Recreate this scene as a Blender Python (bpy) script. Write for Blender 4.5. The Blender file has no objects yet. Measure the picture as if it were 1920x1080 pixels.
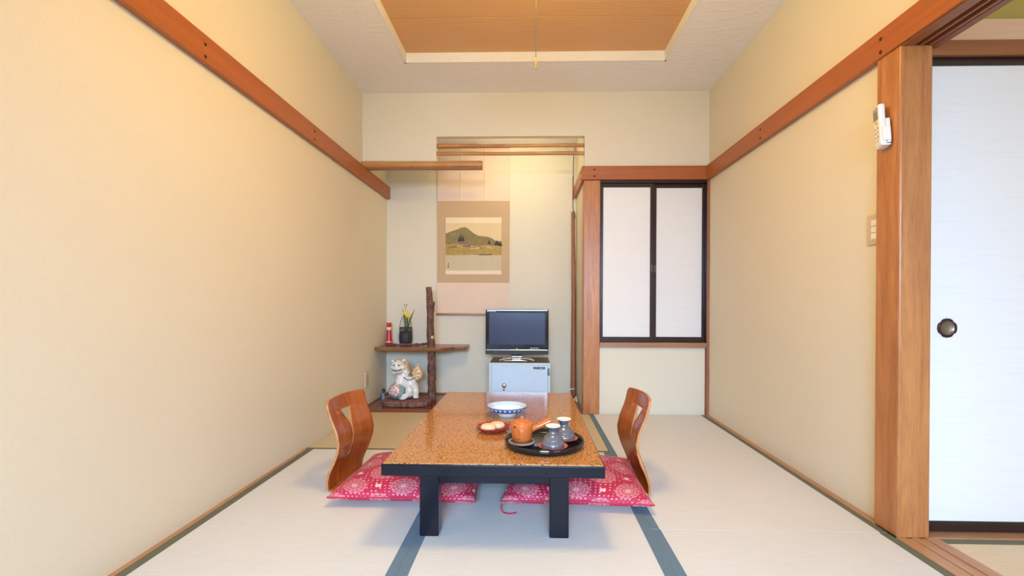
import bpy, bmesh, math, random
from mathutils import Vector, Matrix, noise
random.seed(7)
S = bpy.context.scene
COL = S.collection

# ---------------------------------------------------------------- camera
YAW, PITCH, ROLL, PCX, PCY, CAMH, FPX = 0.0250546546, -0.00438559, 0.003682265, 970.927, 572.110, 0.82635, 880.0
cy_, sy_, cp_, sp_ = math.cos(YAW), math.sin(YAW), math.cos(PITCH), math.sin(PITCH)
fwd = Vector((-sy_*cp_, cy_*cp_, sp_)); r0 = Vector((cy_, sy_, 0)); u0 = r0.cross(fwd)
rt = r0*math.cos(ROLL) + u0*math.sin(ROLL); up = u0*math.cos(ROLL) - r0*math.sin(ROLL)
cam = bpy.data.cameras.new('camera'); camo = bpy.data.objects.new('camera', cam); COL.objects.link(camo)
cam.sensor_width = 36; cam.lens = FPX/1920*36; cam.clip_start = .02
cam.shift_x = (960-PCX)/1920; cam.shift_y = (PCY-540)/1920
m = Matrix((rt, up, -fwd)).transposed().to_4x4(); m.translation = (0, 0, CAMH); camo.matrix_world = m
S.camera = camo

# ---------------------------------------------------------------- world, lights, exposure
w = bpy.data.worlds.new('world'); S.world = w; w.use_nodes = True
w.node_tree.nodes['Background'].inputs[0].default_value = (.9, .95, 1, 1)
w.node_tree.nodes['Background'].inputs[1].default_value = .5
S.view_settings.view_transform = 'Standard'; S.view_settings.look = 'None'
S.view_settings.exposure = 0.1; S.view_settings.gamma = 1; S.view_settings.use_curve_mapping = False

def area(name, loc, target, sx, sy, power, color):
    l = bpy.data.lights.new(name, 'AREA'); l.shape = 'RECTANGLE'; l.size = sx; l.size_y = sy
    l.energy = power; l.color = color
    o = bpy.data.objects.new(name, l); COL.objects.link(o); o.location = loc
    o.rotation_euler = (Vector(target)-Vector(loc)).to_track_quat('-Z', 'Y').to_euler()
    return o
COOL = (.42, .665, 1.0); WARM = (1.0, .73, .24)
rw = area('daylight_rear_window', (0.0, -2.36, 1.45), (0.0, .85, 0), 1.7, 1.0, 72, COOL)
area('daylight_side_room_window', (2.9, -2.36, 1.2), (2.3, 3, .9), 1.7, 1.5, 32, (1.0, .92, .80))
rw.data.spread = math.radians(76)
LAMP_E = 41.0

# ---------------------------------------------------------------- materials
MATS = {}
def new_mat(name):
    mt = bpy.data.materials.new(name); mt.use_nodes = True
    nt = mt.node_tree; return mt, nt, nt.nodes['Principled BSDF']
def setc(b, col, rough=.5, metal=0, spec=.5, coat=0, coatr=.05):
    b.inputs['Base Color'].default_value = (*col, 1); b.inputs['Roughness'].default_value = rough
    b.inputs['Metallic'].default_value = metal; b.inputs['Specular IOR Level'].default_value = spec
    b.inputs['Coat Weight'].default_value = coat; b.inputs['Coat Roughness'].default_value = coatr
def plain(name, col, rough=.5, metal=0, spec=.5, coat=0, var=.06, vscale=30, bump=0, bscale=80, coatr=.05):
    if name in MATS: return MATS[name]
    mt, nt, b = new_mat(name); setc(b, col, rough, metal, spec, coat, coatr)
    N, L = nt.nodes, nt.links
    tc = N.new('ShaderNodeTexCoord'); nz = N.new('ShaderNodeTexNoise'); nz.inputs['Scale'].default_value = vscale
    nz.inputs['Detail'].default_value = 4
    L.new(tc.outputs['Object'], nz.inputs['Vector'])
    mx = N.new('ShaderNodeMix'); mx.data_type = 'RGBA'
    mx.inputs[6].default_value = (*[c*(1-var) for c in col], 1); mx.inputs[7].default_value = (*[min(1, c*(1+var)) for c in col], 1)
    L.new(nz.outputs[0], mx.inputs[0]); L.new(mx.outputs[2], b.inputs['Base Color'])
    if bump:
        n2 = N.new('ShaderNodeTexNoise'); n2.inputs['Scale'].default_value = bscale; n2.inputs['Detail'].default_value = 5
        L.new(tc.outputs['Object'], n2.inputs['Vector'])
        bp = N.new('ShaderNodeBump'); bp.inputs['Strength'].default_value = bump; bp.inputs['Distance'].default_value = .004
        L.new(n2.outputs[0], bp.inputs['Height']); L.new(bp.outputs[0], b.inputs['Normal'])
    MATS[name] = mt; return mt
def wood(name, c1, c2, axis='X', scale=18, rough=.35, stretch=12, spec=.5, knots=0, coat=0, contrast=(.3, .7), fine=.35):
    if name in MATS: return MATS[name]
    mt, nt, b = new_mat(name); setc(b, c1, rough, 0, spec, coat)
    N, L = nt.nodes, nt.links
    tc = N.new('ShaderNodeTexCoord'); mp = N.new('ShaderNodeMapping')
    sc = [1, 1, 1]; sc['XYZ'.index(axis)] = 1/stretch; mp.inputs['Scale'].default_value = sc
    L.new(tc.outputs['Object'], mp.inputs['Vector'])
    nz = N.new('ShaderNodeTexNoise'); nz.inputs['Scale'].default_value = scale; nz.inputs['Detail'].default_value = 7
    nz.inputs['Distortion'].default_value = 1.3; L.new(mp.outputs[0], nz.inputs['Vector'])
    nf = N.new('ShaderNodeTexNoise'); nf.inputs['Scale'].default_value = scale*9; nf.inputs['Detail'].default_value = 3
    L.new(mp.outputs[0], nf.inputs['Vector'])
    mxn = N.new('ShaderNodeMix'); mxn.inputs[0].default_value = fine
    L.new(nz.outputs[0], mxn.inputs[2]); L.new(nf.outputs[0], mxn.inputs[3])
    cr = N.new('ShaderNodeValToRGB'); cr.color_ramp.elements[0].position = contrast[0]; cr.color_ramp.elements[1].position = contrast[1]
    cr.color_ramp.elements[0].color = (*c2, 1); cr.color_ramp.elements[1].color = (*c1, 1)
    L.new(mxn.outputs[0], cr.inputs[0]); out = cr.outputs[0]
    if knots:
        m2 = N.new('ShaderNodeMapping'); s2 = [1, 1, 1]; s2['XYZ'.index(axis)] = .45; m2.inputs['Scale'].default_value = s2
        L.new(tc.outputs['Object'], m2.inputs['Vector'])
        nd = N.new('ShaderNodeTexNoise'); nd.inputs['Scale'].default_value = 9
        L.new(m2.outputs[0], nd.inputs['Vector'])
        va = N.new('ShaderNodeVectorMath'); va.operation = 'MULTIPLY_ADD'; va.inputs[1].default_value = (.08, .08, .08)
        L.new(nd.outputs[1], va.inputs[0]); L.new(m2.outputs[0], va.inputs[2])
        vo = N.new('ShaderNodeTexVoronoi'); vo.inputs['Scale'].default_value = knots; L.new(va.outputs[0], vo.inputs['Vector'])
        kr = N.new('ShaderNodeValToRGB'); kr.color_ramp.elements[0].position = .05; kr.color_ramp.elements[1].position = .13
        kr.color_ramp.elements[0].color = (.25, .2, .2, 1); kr.color_ramp.elements[1].color = (1, 1, 1, 1)
        L.new(vo.outputs[0], kr.inputs[0])
        mm = N.new('ShaderNodeMix'); mm.data_type = 'RGBA'; mm.blend_type = 'MULTIPLY'; mm.inputs[0].default_value = .8
        L.new(out, mm.inputs[6]); L.new(kr.outputs[0], mm.inputs[7]); out = mm.outputs[2]
    L.new(out, b.inputs['Base Color'])
    bp = N.new('ShaderNodeBump'); bp.inputs['Strength'].default_value = .08; bp.inputs['Distance'].default_value = .002
    L.new(nf.outputs[0], bp.inputs['Height']); L.new(bp.outputs[0], b.inputs['Normal'])
    MATS[name] = mt; return mt
def mth(nt, op, a, b=None, c=None):
    n = nt.nodes.new('ShaderNodeMath'); n.operation = op
    for i, v in enumerate((a, b, c)):
        if v is None: continue
        if isinstance(v, (int, float)): n.inputs[i].default_value = v
        else: nt.links.new(v, n.inputs[i])
    return n.outputs[0]
def mixc(nt, f, a, b):
    n = nt.nodes.new('ShaderNodeMix'); n.data_type = 'RGBA'
    for i, v in ((0, f), (6, a), (7, b)):
        if isinstance(v, tuple): n.inputs[i].default_value = (*v, 1)
        elif isinstance(v, (int, float)): n.inputs[i].default_value = v
        else: nt.links.new(v, n.inputs[i])
    return n.outputs[2]
def nodes_xyz(nt, coord='Object', scale=None):
    tc = nt.nodes.new('ShaderNodeTexCoord'); sx = nt.nodes.new('ShaderNodeSeparateXYZ')
    nt.links.new(tc.outputs[coord], sx.inputs[0]); return tc.outputs[coord], sx.outputs
def noisen(nt, vec, scale, detail=3, stretch=None):
    if stretch:
        mp = nt.nodes.new('ShaderNodeMapping'); mp.inputs['Scale'].default_value = stretch
        nt.links.new(vec, mp.inputs['Vector']); vec = mp.outputs[0]
    n = nt.nodes.new('ShaderNodeTexNoise'); n.inputs['Scale'].default_value = scale; n.inputs['Detail'].default_value = detail
    nt.links.new(vec, n.inputs['Vector']); return n.outputs[0]
def bumpn(nt, b, h, strength, dist=.002):
    bp = nt.nodes.new('ShaderNodeBump'); bp.inputs['Strength'].default_value = strength; bp.inputs['Distance'].default_value = dist
    nt.links.new(h, bp.inputs['Height']); nt.links.new(bp.outputs[0], b.inputs['Normal'])
def ramp(nt, f, lo, hi):
    n = nt.nodes.new('ShaderNodeMapRange'); n.inputs['From Min'].default_value = lo; n.inputs['From Max'].default_value = hi
    nt.links.new(f, n.inputs['Value']); return n.outputs[0]

def m_wallpaper(name, col):
    mt, nt, b = new_mat(name); setc(b, col, .9, 0, .2)
    v, s = nodes_xyz(nt)
    n1 = noisen(nt, v, 90, 3, (1, 1, 4)); n2 = noisen(nt, v, 90, 3, (4, 4, 1)); n3 = noisen(nt, v, 2.0, 2)
    h = mth(nt, 'ADD', n1, n2)
    c = mixc(nt, ramp(nt, h, .7, 1.3), tuple(x*.97 for x in col), tuple(min(1, x*1.025) for x in col))
    c2 = mixc(nt, mth(nt, 'MULTIPLY', ramp(nt, n3, .35, .7), .25), c, tuple(x*.93 for x in col))
    nt.links.new(c2, b.inputs['Base Color']); bumpn(nt, b, h, .10, .001); return mt
M_WALL = m_wallpaper('woven_wallpaper', (.77, .70, .555))
M_WALL_GREEN = m_wallpaper('green_wall_plaster', (.50, .41, .12))
def m_stucco():
    mt, nt, b = new_mat('stucco_ceiling'); setc(b, (.91, .875, .845), .9, 0, .2)
    v, s = nodes_xyz(nt); n1 = noisen(nt, v, 16, 6, (1, 2.2, 1)); n2 = noisen(nt, v, 60, 4)
    h = mth(nt, 'ADD', mth(nt, 'SMOOTH_MAX', n1, .5, .05), mth(nt, 'MULTIPLY', n2, .25)); bumpn(nt, b, h, .55, .02); return mt
M_STUCCO = m_stucco()
M_WHITE = plain('white_painted_trim', (.86, .83, .78), .7)
WO = (.45, .135, .033); WO2 = (.31, .075, .018)
M_BEAM_Y = wood('reddish_beam_wood_y', WO, WO2, 'Y', 10, .38, 25, contrast=(.2, .75))
M_BEAM_X = wood('reddish_beam_wood_x', WO, WO2, 'X', 10, .38, 25, contrast=(.2, .75))
M_POST = wood('orange_pillar_wood', (.58, .24, .075), (.30, .095, .030), 'Z', 22, .32, 11, knots=3.4, contrast=(.25, .7))
M_POSTD = wood('brown_slim_post_wood', (.40, .15, .06), (.24, .075, .03), 'Z', 22, .4, 14)
M_KAMOI = wood('dark_track_wood', (.33, .11, .035), (.19, .058, .02), 'Y', 16, .45, 20)
M_KAMOIX = wood('dark_track_wood_x', (.36, .13, .04), (.22, .07, .022), 'X', 16, .45, 20)
M_PALE = wood('pale_cedar_board', (.86, .60, .42), (.76, .49, .32), 'X', 12, .5, 20)
M_SILL = wood('threshold_wood', (.52, .28, .13), (.36, .17, .075), 'Y', 26, .4, 18)
M_SILLX = wood('threshold_wood_x', (.46, .23, .11), (.30, .13, .06), 'X', 26, .4, 18)
M_TOKO = wood('polished_alcove_board', (.28, .085, .035), (.13, .035, .016), 'X', 14, .14, 14)
M_BLACKLQ = plain('dark_brown_lacquer', (.028, .013, .012), .25)
M_GROOVE = plain('dark_groove', (.02, .012, .008), .9)
def m_paper():
    mt, nt, b = new_mat('white_door_paper'); setc(b, (.84, .82, .80), .75, 0, .3)
    v, s = nodes_xyz(nt); n = noisen(nt, v, 14, 5, (.35, 1, 9)); n2 = noisen(nt, v, 90, 3, (.12, 1, 2))
    h = mth(nt, 'ADD', mth(nt, 'MULTIPLY', ramp(nt, n, .5, .75), .6), mth(nt, 'MULTIPLY', n2, .3))
    nt.links.new(mixc(nt, h, (.85, .84, .83), (.80, .79, .78)), b.inputs['Base Color']); bumpn(nt, b, h, .1, .001); return mt
M_PAPER = m_paper()
def m_tatami(name, c1, c2, across='Y'):
    # rush mat: fine ribs running along one axis, thin stitched rows across
    mt, nt, b = new_mat(name); setc(b, c1, .55, 0, .3)
    v, s = nodes_xyz(nt); k = 0 if across == 'X' else 1; o = 1-k
    rib = mth(nt, 'SINE', mth(nt, 'MULTIPLY', s[k], 2*math.pi/.0075))
    n = noisen(nt, v, 60, 4, (3, .15, 1) if o == 1 else (.15, 3, 1)); n2 = noisen(nt, v, 3, 2); 
    st = mth(nt, 'SINE', mth(nt, 'MULTIPLY', s[o], 2*math.pi/.013))
    h = mth(nt, 'ADD', mth(nt, 'MULTIPLY', rib, .5), mth(nt, 'MULTIPLY', st, .18))
    f = mth(nt, 'ADD', mth(nt, 'MULTIPLY', n, .75), mth(nt, 'MULTIPLY', h, .22))
    f = mth(nt, 'ADD', f, mth(nt, 'MULTIPLY', n2, .15))
    nt.links.new(mixc(nt, ramp(nt, f, .2, .8), c2, c1), b.inputs['Base Color']); bumpn(nt, b, h, .35, .0012); return mt
M_TAT = m_tatami('pale_rush_mat', (.765, .75, .725), (.67, .65, .62), 'Y')
M_TATX = m_tatami('golden_rush_mat', (.66, .535, .34), (.55, .43, .26), 'X')
def m_heri(name, c1, c2):
    mt, nt, b = new_mat(name); setc(b, c1, .8, 0, .2)
    v, s = nodes_xyz(nt); q = 2*math.pi/.012
    a = mth(nt, 'SINE', mth(nt, 'MULTIPLY', mth(nt, 'ADD', s[0], s[1]), q)); c = mth(nt, 'SINE', mth(nt, 'MULTIPLY', mth(nt, 'SUBTRACT', s[0], s[1]), q))
    f = ramp(nt, mth(nt, 'MULTIPLY', a, c), -.1, .35); nt.links.new(mixc(nt, f, c1, c2), b.inputs['Base Color']); return mt
M_HERI = m_heri('mat_border_cloth_warm_lit', (.20, .20, .13), (.075, .085, .065))  # grey-green border cloth, yellowish light painted into the colour
M_HERI_COOL = m_heri('mat_border_cloth_cool_shade', (.15, .225, .29), (.12, .185, .245))  # same grey-green cloth, bluish shade of the room's middle painted in
def m_ceilwood():
    mt, nt, b = new_mat('ceiling_veneer'); setc(b, (.5, .22, .08), .4, 0, .4)
    v, s = nodes_xyz(nt); n = noisen(nt, v, 3, 2, (.5, 1.2, 1))
    y = mth(nt, 'ADD', mth(nt, 'MULTIPLY', s[1], 38), mth(nt, 'MULTIPLY', n, 3.0))
    r = mth(nt, 'FRACT', y); f = noisen(nt, v, 120, 3, (.05, 1, 1))
    g = mth(nt, 'ADD', mth(nt, 'MULTIPLY', mth(nt, 'POWER', r, 2.5), .25), mth(nt, 'MULTIPLY', f, .55))
    nt.links.new(mixc(nt, g, (.78, .44, .19), (.55, .26, .095)), b.inputs['Base Color']); return mt
M_CEILW = m_ceilwood()
def m_speckle():
    mt, nt, b = new_mat('speckled_lacquer_tabletop'); setc(b, (.48, .2, .05), .09, 0, .5)
    v, s = nodes_xyz(nt)
    n = noisen(nt, v, 190, 1.5); n2 = noisen(nt, v, 420, 2)
    base = mixc(nt, ramp(nt, n2, .35, .65), (.46, .175, .040), (.64, .30, .085))
    base = mixc(nt, ramp(nt, n, .570, .605), base, (.06, .022, .008))
    nt.links.new(base, b.inputs['Base Color']); return mt
M_SPECK = m_speckle()
M_BLACK = plain('black_table_lacquer', (.009, .009, .014), .16, spec=.22)
M_PLY = wood('zaisu_plywood', (.48, .125, .022), (.27, .052, .010), 'Z', 14, .2, 14, contrast=(.3, .65), fine=.25)
M_PLYE = wood('zaisu_ply_edge', (.58, .25, .08), (.42, .15, .04), 'X', 30, .4, 10)
def m_brocade():
    mt, nt, b = new_mat('red_medallion_brocade'); setc(b, (.5, .02, .07), .55, 0, .3)
    b.inputs['Sheen Weight'].default_value = .05
    v, s = nodes_xyz(nt); cell = .162
    yy = mth(nt, 'SUBTRACT', s[1], mth(nt, 'MULTIPLY', s[2], mth(nt, 'DIVIDE', s[1], .25))); xx = mth(nt, 'SUBTRACT', s[0], mth(nt, 'MULTIPLY', s[2], mth(nt, 'DIVIDE', s[0], .29)))
    x = mth(nt, 'DIVIDE', xx, cell); y = mth(nt, 'DIVIDE', yy, cell)
    def dist(ox, oy, k=1.0):
        fx = mth(nt, 'SUBTRACT', mth(nt, 'FRACT', mth(nt, 'ADD', mth(nt, 'MULTIPLY', x, k), ox)), .5)
        fy = mth(nt, 'SUBTRACT', mth(nt, 'FRACT', mth(nt, 'ADD', mth(nt, 'MULTIPLY', y, k), oy)), .5)
        r = mth(nt, 'SQRT', mth(nt, 'ADD', mth(nt, 'MULTIPLY', fx, fx), mth(nt, 'MULTIPLY', fy, fy)))
        return r, mth(nt, 'ARCTAN2', fy, fx)
    d1, a1 = dist(20.5, 20.5); d2, a2 = dist(20, 20)
    pick = mth(nt, 'LESS_THAN', d1, d2)
    d = mth(nt, 'MINIMUM', d1, d2)
    ang = mth(nt, 'ADD', mth(nt, 'MULTIPLY', a1, pick), mth(nt, 'MULTIPLY', a2, mth(nt, 'SUBTRACT', 1, pick)))
    inside = mth(nt, 'LESS_THAN', d, .262)
    rings = mth(nt, 'SINE', mth(nt, 'MULTIPLY', d, 88)); pet = mth(nt, 'SINE', mth(nt, 'MULTIPLY', ang, 12))
    pet2 = mth(nt, 'SINE', mth(nt, 'MULTIPLY', ang, 5)); n = noisen(nt, v, 420, 2)
    pat = mth(nt, 'ADD', mth(nt, 'ADD', mth(nt, 'MULTIPLY', rings, .35), mth(nt, 'MULTIPLY', pet, .3)), mth(nt, 'MULTIPLY', mth(nt, 'SUBTRACT', n, .42), 3.2))
    pat = ramp(nt, pat, -.3, .5)
    medal = mth(nt, 'MULTIPLY', inside, pat)
    # small flowers at the edge midpoints between medallions
    e1, f1 = dist(20.5, 20); e2, f2 = dist(20, 20.5)
    e = mth(nt, 'MINIMUM', e1, e2); pk = mth(nt, 'LESS_THAN', e1, e2)
    fa = mth(nt, 'ADD', mth(nt, 'MULTIPLY', f1, pk), mth(nt, 'MULTIPLY', f2, mth(nt, 'SUBTRACT', 1, pk)))
    fr = mth(nt, 'ADD', .035, mth(nt, 'MULTIPLY', mth(nt, 'ABSOLUTE', mth(nt, 'SINE', mth(nt, 'MULTIPLY', fa, 2))), .04))
    flower = mth(nt, 'LESS_THAN', e, fr)
    g1, _ = dist(.5, .5, 11); bits = mth(nt, 'MULTIPLY', mth(nt, 'LESS_THAN', g1, .2), mth(nt, 'MULTIPLY', mth(nt, 'SUBTRACT', 1, inside), mth(nt, 'GREATER_THAN', noisen(nt, v, 60, 2), .46)))
    core = mth(nt, 'MULTIPLY', mth(nt, 'LESS_THAN', mth(nt, 'ABSOLUTE', mth(nt, 'SUBTRACT', d, .04)), .014), .9)
    c = mixc(nt, ramp(nt, n, .3, .7), (.40, .008, .040), (.50, .022, .075))
    c = mixc(nt, mth(nt, 'MULTIPLY', medal, .8), c, (.64, .26, .27))
    c = mixc(nt, mth(nt, 'MAXIMUM', mth(nt, 'MAXIMUM', flower, mth(nt, 'MULTIPLY', bits, .9)), core), c, (.80, .50, .44))
    nt.links.new(c, b.inputs['Base Color']); bumpn(nt, b, medal, .25, .001); return mt
M_BROC = m_brocade()
M_RED = plain('red_cord', (.45, .02, .05), .7)
def m_bamboo():
    mt, nt, b = new_mat('tanned_bamboo'); setc(b, (.5, .25, .08), .3, 0, .5)
    v, s = nodes_xyz(nt); n = noisen(nt, v, 60, 4, (.06, 1, 1)); n2 = noisen(nt, v, 7, 2)
    f = mth(nt, 'ADD', mth(nt, 'MULTIPLY', n, .6), mth(nt, 'MULTIPLY', n2, .45))
    nt.links.new(mixc(nt, ramp(nt, f, .3, .75), (.36, .13, .035), (.62, .34, .12)), b.inputs['Base Color']); return mt
M_BAMBOO = m_bamboo()
def m_bark(name, c1, c2, c3):
    mt, nt, b = new_mat(name); setc(b, c1, .8, 0, .3)
    v, s = nodes_xyz(nt); n = noisen(nt, v, 35, 6, (1, 1, .5)); n2 = noisen(nt, v, 130, 4)
    c = mixc(nt, ramp(nt, n, .35, .65), c1, c2); c = mixc(nt, ramp(nt, n2, .56, .68), c, c3)
    nt.links.new(c, b.inputs['Base Color']); bumpn(nt, b, mth(nt, 'ADD', n, mth(nt, 'MULTIPLY', n2, .5)), .8, .008); return mt
M_BARK = m_bark('mottled_bark', (.085, .036, .024), (.19, .085, .06), (.36, .24, .19))
M_SLAB = m_bark('red_brown_slab_bark', (.12, .05, .042), (.30, .13, .105), (.42, .26, .22))
M_PLANK = wood('rustic_plank', (.36, .15, .055), (.14, .05, .02), 'X', 16, .3, 8, contrast=(.3, .65))
M_CHROME = plain('brushed_chrome', (.62, .62, .64), .18, 1)
M_PLWHITE = plain('white_plastic', (.84, .84, .82), .35)
M_CREAMPL = plain('cream_plastic', (.62, .50, .36), .4)
M_SAFE = plain('grey_green_enamel', (.58, .66, .70), .32)
M_SAFED = plain('pale_blue_enamel', (.56, .69, .84), .28)
M_SAFET = plain('safe_top_olive_grey', (.13, .125, .09), .45)
M_TVB = plain('gloss_black_plastic', (.012, .012, .016), .12)
M_TVG = plain('charcoal_speaker_plastic', (.03, .03, .032), .6)
M_SCREEN = plain('screen_glass', (.030, .028, .065), .22, spec=.35)
M_PINKP = plain('scroll_pink_beige_silk', (.80, .61, .47), .8, vscale=5)
M_TANP = plain('scroll_tan_silk', (.56, .38, .22), .8, vscale=5, bump=.1, bscale=300)
M_CREAM = plain('scroll_cream_strip', (.86, .70, .48), .8)
M_SKYP = plain('painting_sky_paper', (.76, .58, .33), .85, vscale=6)
M_HILL = plain('painting_hill_ink', (.26, .20, .085), .85, var=.35, vscale=25)
M_FIELD = plain('painting_field_ochre', (.44, .29, .085), .85, var=.35, vscale=30)
M_WATER = plain('painting_water', (.60, .50, .33), .85, vscale=10)
M_INK = plain('painting_dark_ink', (.055, .06, .045), .85)
M_ROOF = plain('painting_roof_mauve', (.30, .15, .12), .85)
M_DOT = plain('painting_white_dot', (.85, .78, .66), .85)

# ---------------------------------------------------------------- geometry helpers
def bx(bm, x0, x1, y0, y1, z0, z1, mi=0):
    vs = [bm.verts.new(p) for p in ((x0,y0,z0),(x1,y0,z0),(x1,y1,z0),(x0,y1,z0),(x0,y0,z1),(x1,y0,z1),(x1,y1,z1),(x0,y1,z1))]
    fs = []
    for f in ((0,3,2,1),(4,5,6,7),(0,1,5,4),(1,2,6,5),(2,3,7,6),(3,0,4,7)):
        q = bm.faces.new([vs[i] for i in f]); q.material_index = mi; fs.append(q)
    return vs
def lathe(bm, prof, c=(0,0,0), n=40, mi=0, axis=None):
    """revolve (r,z) rows about +Z (or an axis vector)"""
    q = Vector((0,0,1)).rotation_difference(Vector(axis).normalized()) if axis else None
    rows = []
    for r, z in prof:
        row = []
        for i in range(n if r > 1e-6 else 1):
            a = 2*math.pi*i/n; p = Vector((r*math.cos(a), r*math.sin(a), z))
            if q: p = q @ p
            row.append(bm.verts.new(p+Vector(c)))
        rows.append(row)
    for A, B in zip(rows, rows[1:]):
        if len(A) == 1 and len(B) == 1: continue
        for i in range(n):
            j = (i+1) % n
            if len(A) == 1: f = (A[0], B[j], B[i])
            elif len(B) == 1: f = (A[i], A[j], B[0])
            else: f = (A[i], A[j], B[j], B[i])
            g = bm.faces.new(f); g.material_index = mi; g.smooth = True
def tube(bm, pts, rad, n=10, mi=0, caps=True, wob=0):
    pts = [Vector(p) for p in pts]; rad = rad if isinstance(rad, (list, tuple)) else [rad]*len(pts)
    rows = []; prev = None
    for i, p in enumerate(pts):
        t = (pts[min(i+1, len(pts)-1)]-pts[max(i-1, 0)]).normalized()
        if prev is None:
            a = Vector((0,0,1)) if abs(t.z) < .9 else Vector((1,0,0)); u = t.cross(a).normalized()
        else: u = (prev - t*prev.dot(t)).normalized()
        prev = u; v = t.cross(u)
        row = []
        for k in range(n):
            a = 2*math.pi*k/n; r = rad[i]
            if wob: r *= 1+wob*noise.noise(Vector((p.x*20+math.cos(a)*2, p.y*20+math.sin(a)*2, p.z*20)))
            row.append(bm.verts.new(p+u*math.cos(a)*r+v*math.sin(a)*r))
        rows.append(row)
    for A, B in zip(rows, rows[1:]):
        for k in range(n):
            f = bm.faces.new((A[k], A[(k+1)%n], B[(k+1)%n], B[k])); f.smooth = True; f.material_index = mi
    if caps:
        for R_, fl in ((rows[0], True), (rows[-1], False)):
            f = bm.faces.new(R_[::-1] if fl else R_); f.material_index = mi
def spline(pts, sub=6):
    P = [Vector(p) for p in pts]; P = [P[0]*2-P[1]]+P+[P[-1]*2-P[-2]]; o = []
    for i in range(1, len(P)-2):
        for k in range(sub):
            t = k/sub; a, b, c, d = P[i-1:i+3]
            o.append(.5*((2*b)+(c-a)*t+(2*a-5*b+4*c-d)*t*t+(3*b-a-3*c+d)*t**3))
    o.append(P[-2]); return o
def ell(bm, c, r, rot=None, seg=20, mi=0):
    res = bmesh.ops.create_uvsphere(bm, u_segments=seg, v_segments=seg//2+2, radius=1)
    mt = Matrix.Translation(Vector(c)) @ (Matrix.Rotation(rot[0], 4, rot[1]) if rot else Matrix()) @ Matrix.Diagonal((*r, 1))
    bmesh.ops.transform(bm, matrix=mt, verts=res['verts'])
    for v in res['verts']:
        for f in v.link_faces: f.smooth = True; f.material_index = mi
def prism(bm, poly, fn0, fn1, mi=0):
    A = [bm.verts.new(fn0(*p)) for p in poly]; B = [bm.verts.new(fn1(*p)) for p in poly]
    fs = [bm.faces.new(A[::-1]), bm.faces.new(B)]
    for i in range(len(poly)):
        j = (i+1) % len(poly); fs.append(bm.faces.new((A[i], A[j], B[j], B[i])))
    for f in fs: f.material_index = mi
    return fs
def obj(name, bm, mats, parent=None, bevel=0, loc=None, smooth=False, seg=2):
    me = bpy.data.meshes.new(name); bmesh.ops.recalc_face_normals(bm, faces=bm.faces); bm.to_mesh(me); bm.free()
    for mt in (mats if isinstance(mats, (list, tuple)) else [mats]): me.materials.append(mt)
    o = bpy.data.objects.new(name, me); COL.objects.link(o)
    if parent: o.parent = parent
    if loc: o.location = loc
    if bevel:
        bv = o.modifiers.new('bevel', 'BEVEL'); bv.width = bevel; bv.segments = seg; bv.limit_method = 'ANGLE'; bv.harden_normals = False
    if smooth:
        for p in me.polygons: p.use_smooth = True
    return o
def B(): return bmesh.new()
def thing(name, label, cat, loc=(0,0,0), rz=0, group=None):
    o = bpy.data.objects.new(name, None); COL.objects.link(o); o.location = loc; o.rotation_euler = (0,0,rz)
    o.empty_display_size = .1; return tag(o, label, cat, group)
def tag(o, label, cat, group=None):
    o['label'] = label; o['category'] = cat
    if group: o['group'] = group
    return o
def struct(name, bm, mats, label, cat, bevel=0):
    o = obj(name, bm, mats, None, bevel); o['kind'] = 'structure'; return tag(o, label, cat)
def sub_struct(o, label=None):
    if label: o['label'] = label
    return o
def dup(root, loc, rz=None, label=None):
    def cp(o, par):
        c = o.copy(); COL.objects.link(c); c.parent = par
        for ch in list(o.children): cp(ch, c)
        return c
    r = cp(root, None); r.location = loc
    if rz is not None: r.rotation_euler = (0,0,rz)
    if label: r['label'] = label
    return r

XL, XR, YF, YB, H = -1.263, 1.325, 3.511, 4.12, 2.4     # left wall, right wall, front plane of the alcove, alcove back, ceiling
YR = -2.4                                               # rear wall behind the camera
NX0, NX1 = -.704, .405                                  # raised niche opening

# ---------------------------------------------------------------- structure
bm = B(); bx(bm, XL-.1, XR+.115, YR-.1, YB+.1, -.12, -.03); bx(bm, XR+.115, 4.2, YR-.1, 1.80, -.12, -.03)
floor = struct('floor', bm, plain('subfloor', (.3, .25, .18), .9), 'pale straw tatami floor of the room with cloth borders', 'floor')
def mat_piece(x0, x1, y0, y1, mt, label, borders):
    """one tatami mat; borders = list of (side, width, material)"""
    bm = B(); bx(bm, x0+.0006, x1-.0006, y0+.0006, y1-.0006, -.03, 0); o = obj('tatami_mat', bm, mt, floor); o['label'] = label
    for side, wd, bmt in borders:
        bm = B()
        q = {'L': (x0+.0008, x0+wd, y0+.001, y1-.001), 'R': (x1-wd, x1-.0008, y0+.001, y1-.001), 'F': (x0+.001, x1-.001, y1-wd, y1-.0008), 'N': (x0+.001, x1-.001, y0+.0008, y0+wd)}[side]
        bx(bm, *q, -.012, .0012); obj('border', bm, bmt, o)
ML, MR = XL+.020, XR-.028
XA, XB = -.400, .447
mat_piece(XL, XB, 2.612, YF-.004, M_TATX, 'golden straw mat laid crosswise in front of the alcove', [('N', .020, M_HERI), ('R', .003, M_HERI_COOL)])
mat_piece(ML, XA, .85, 2.610, M_TAT, 'pale straw mat under the left floor cushion', [('L', .030, M_HERI), ('R', .034, M_HERI_COOL)])
mat_piece(XA, XB, .85, 2.610, M_TAT, 'pale straw mat under the low table', [('L', .034, M_HERI_COOL), ('R', .034, M_HERI_COOL)])
mat_piece(XB, MR, 1.728, YF-.004, M_TAT, 'pale straw mat under the right floor chair reaching the cupboard', [('L', .032, M_HERI_COOL), ('R', .024, M_HERI)])
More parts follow.
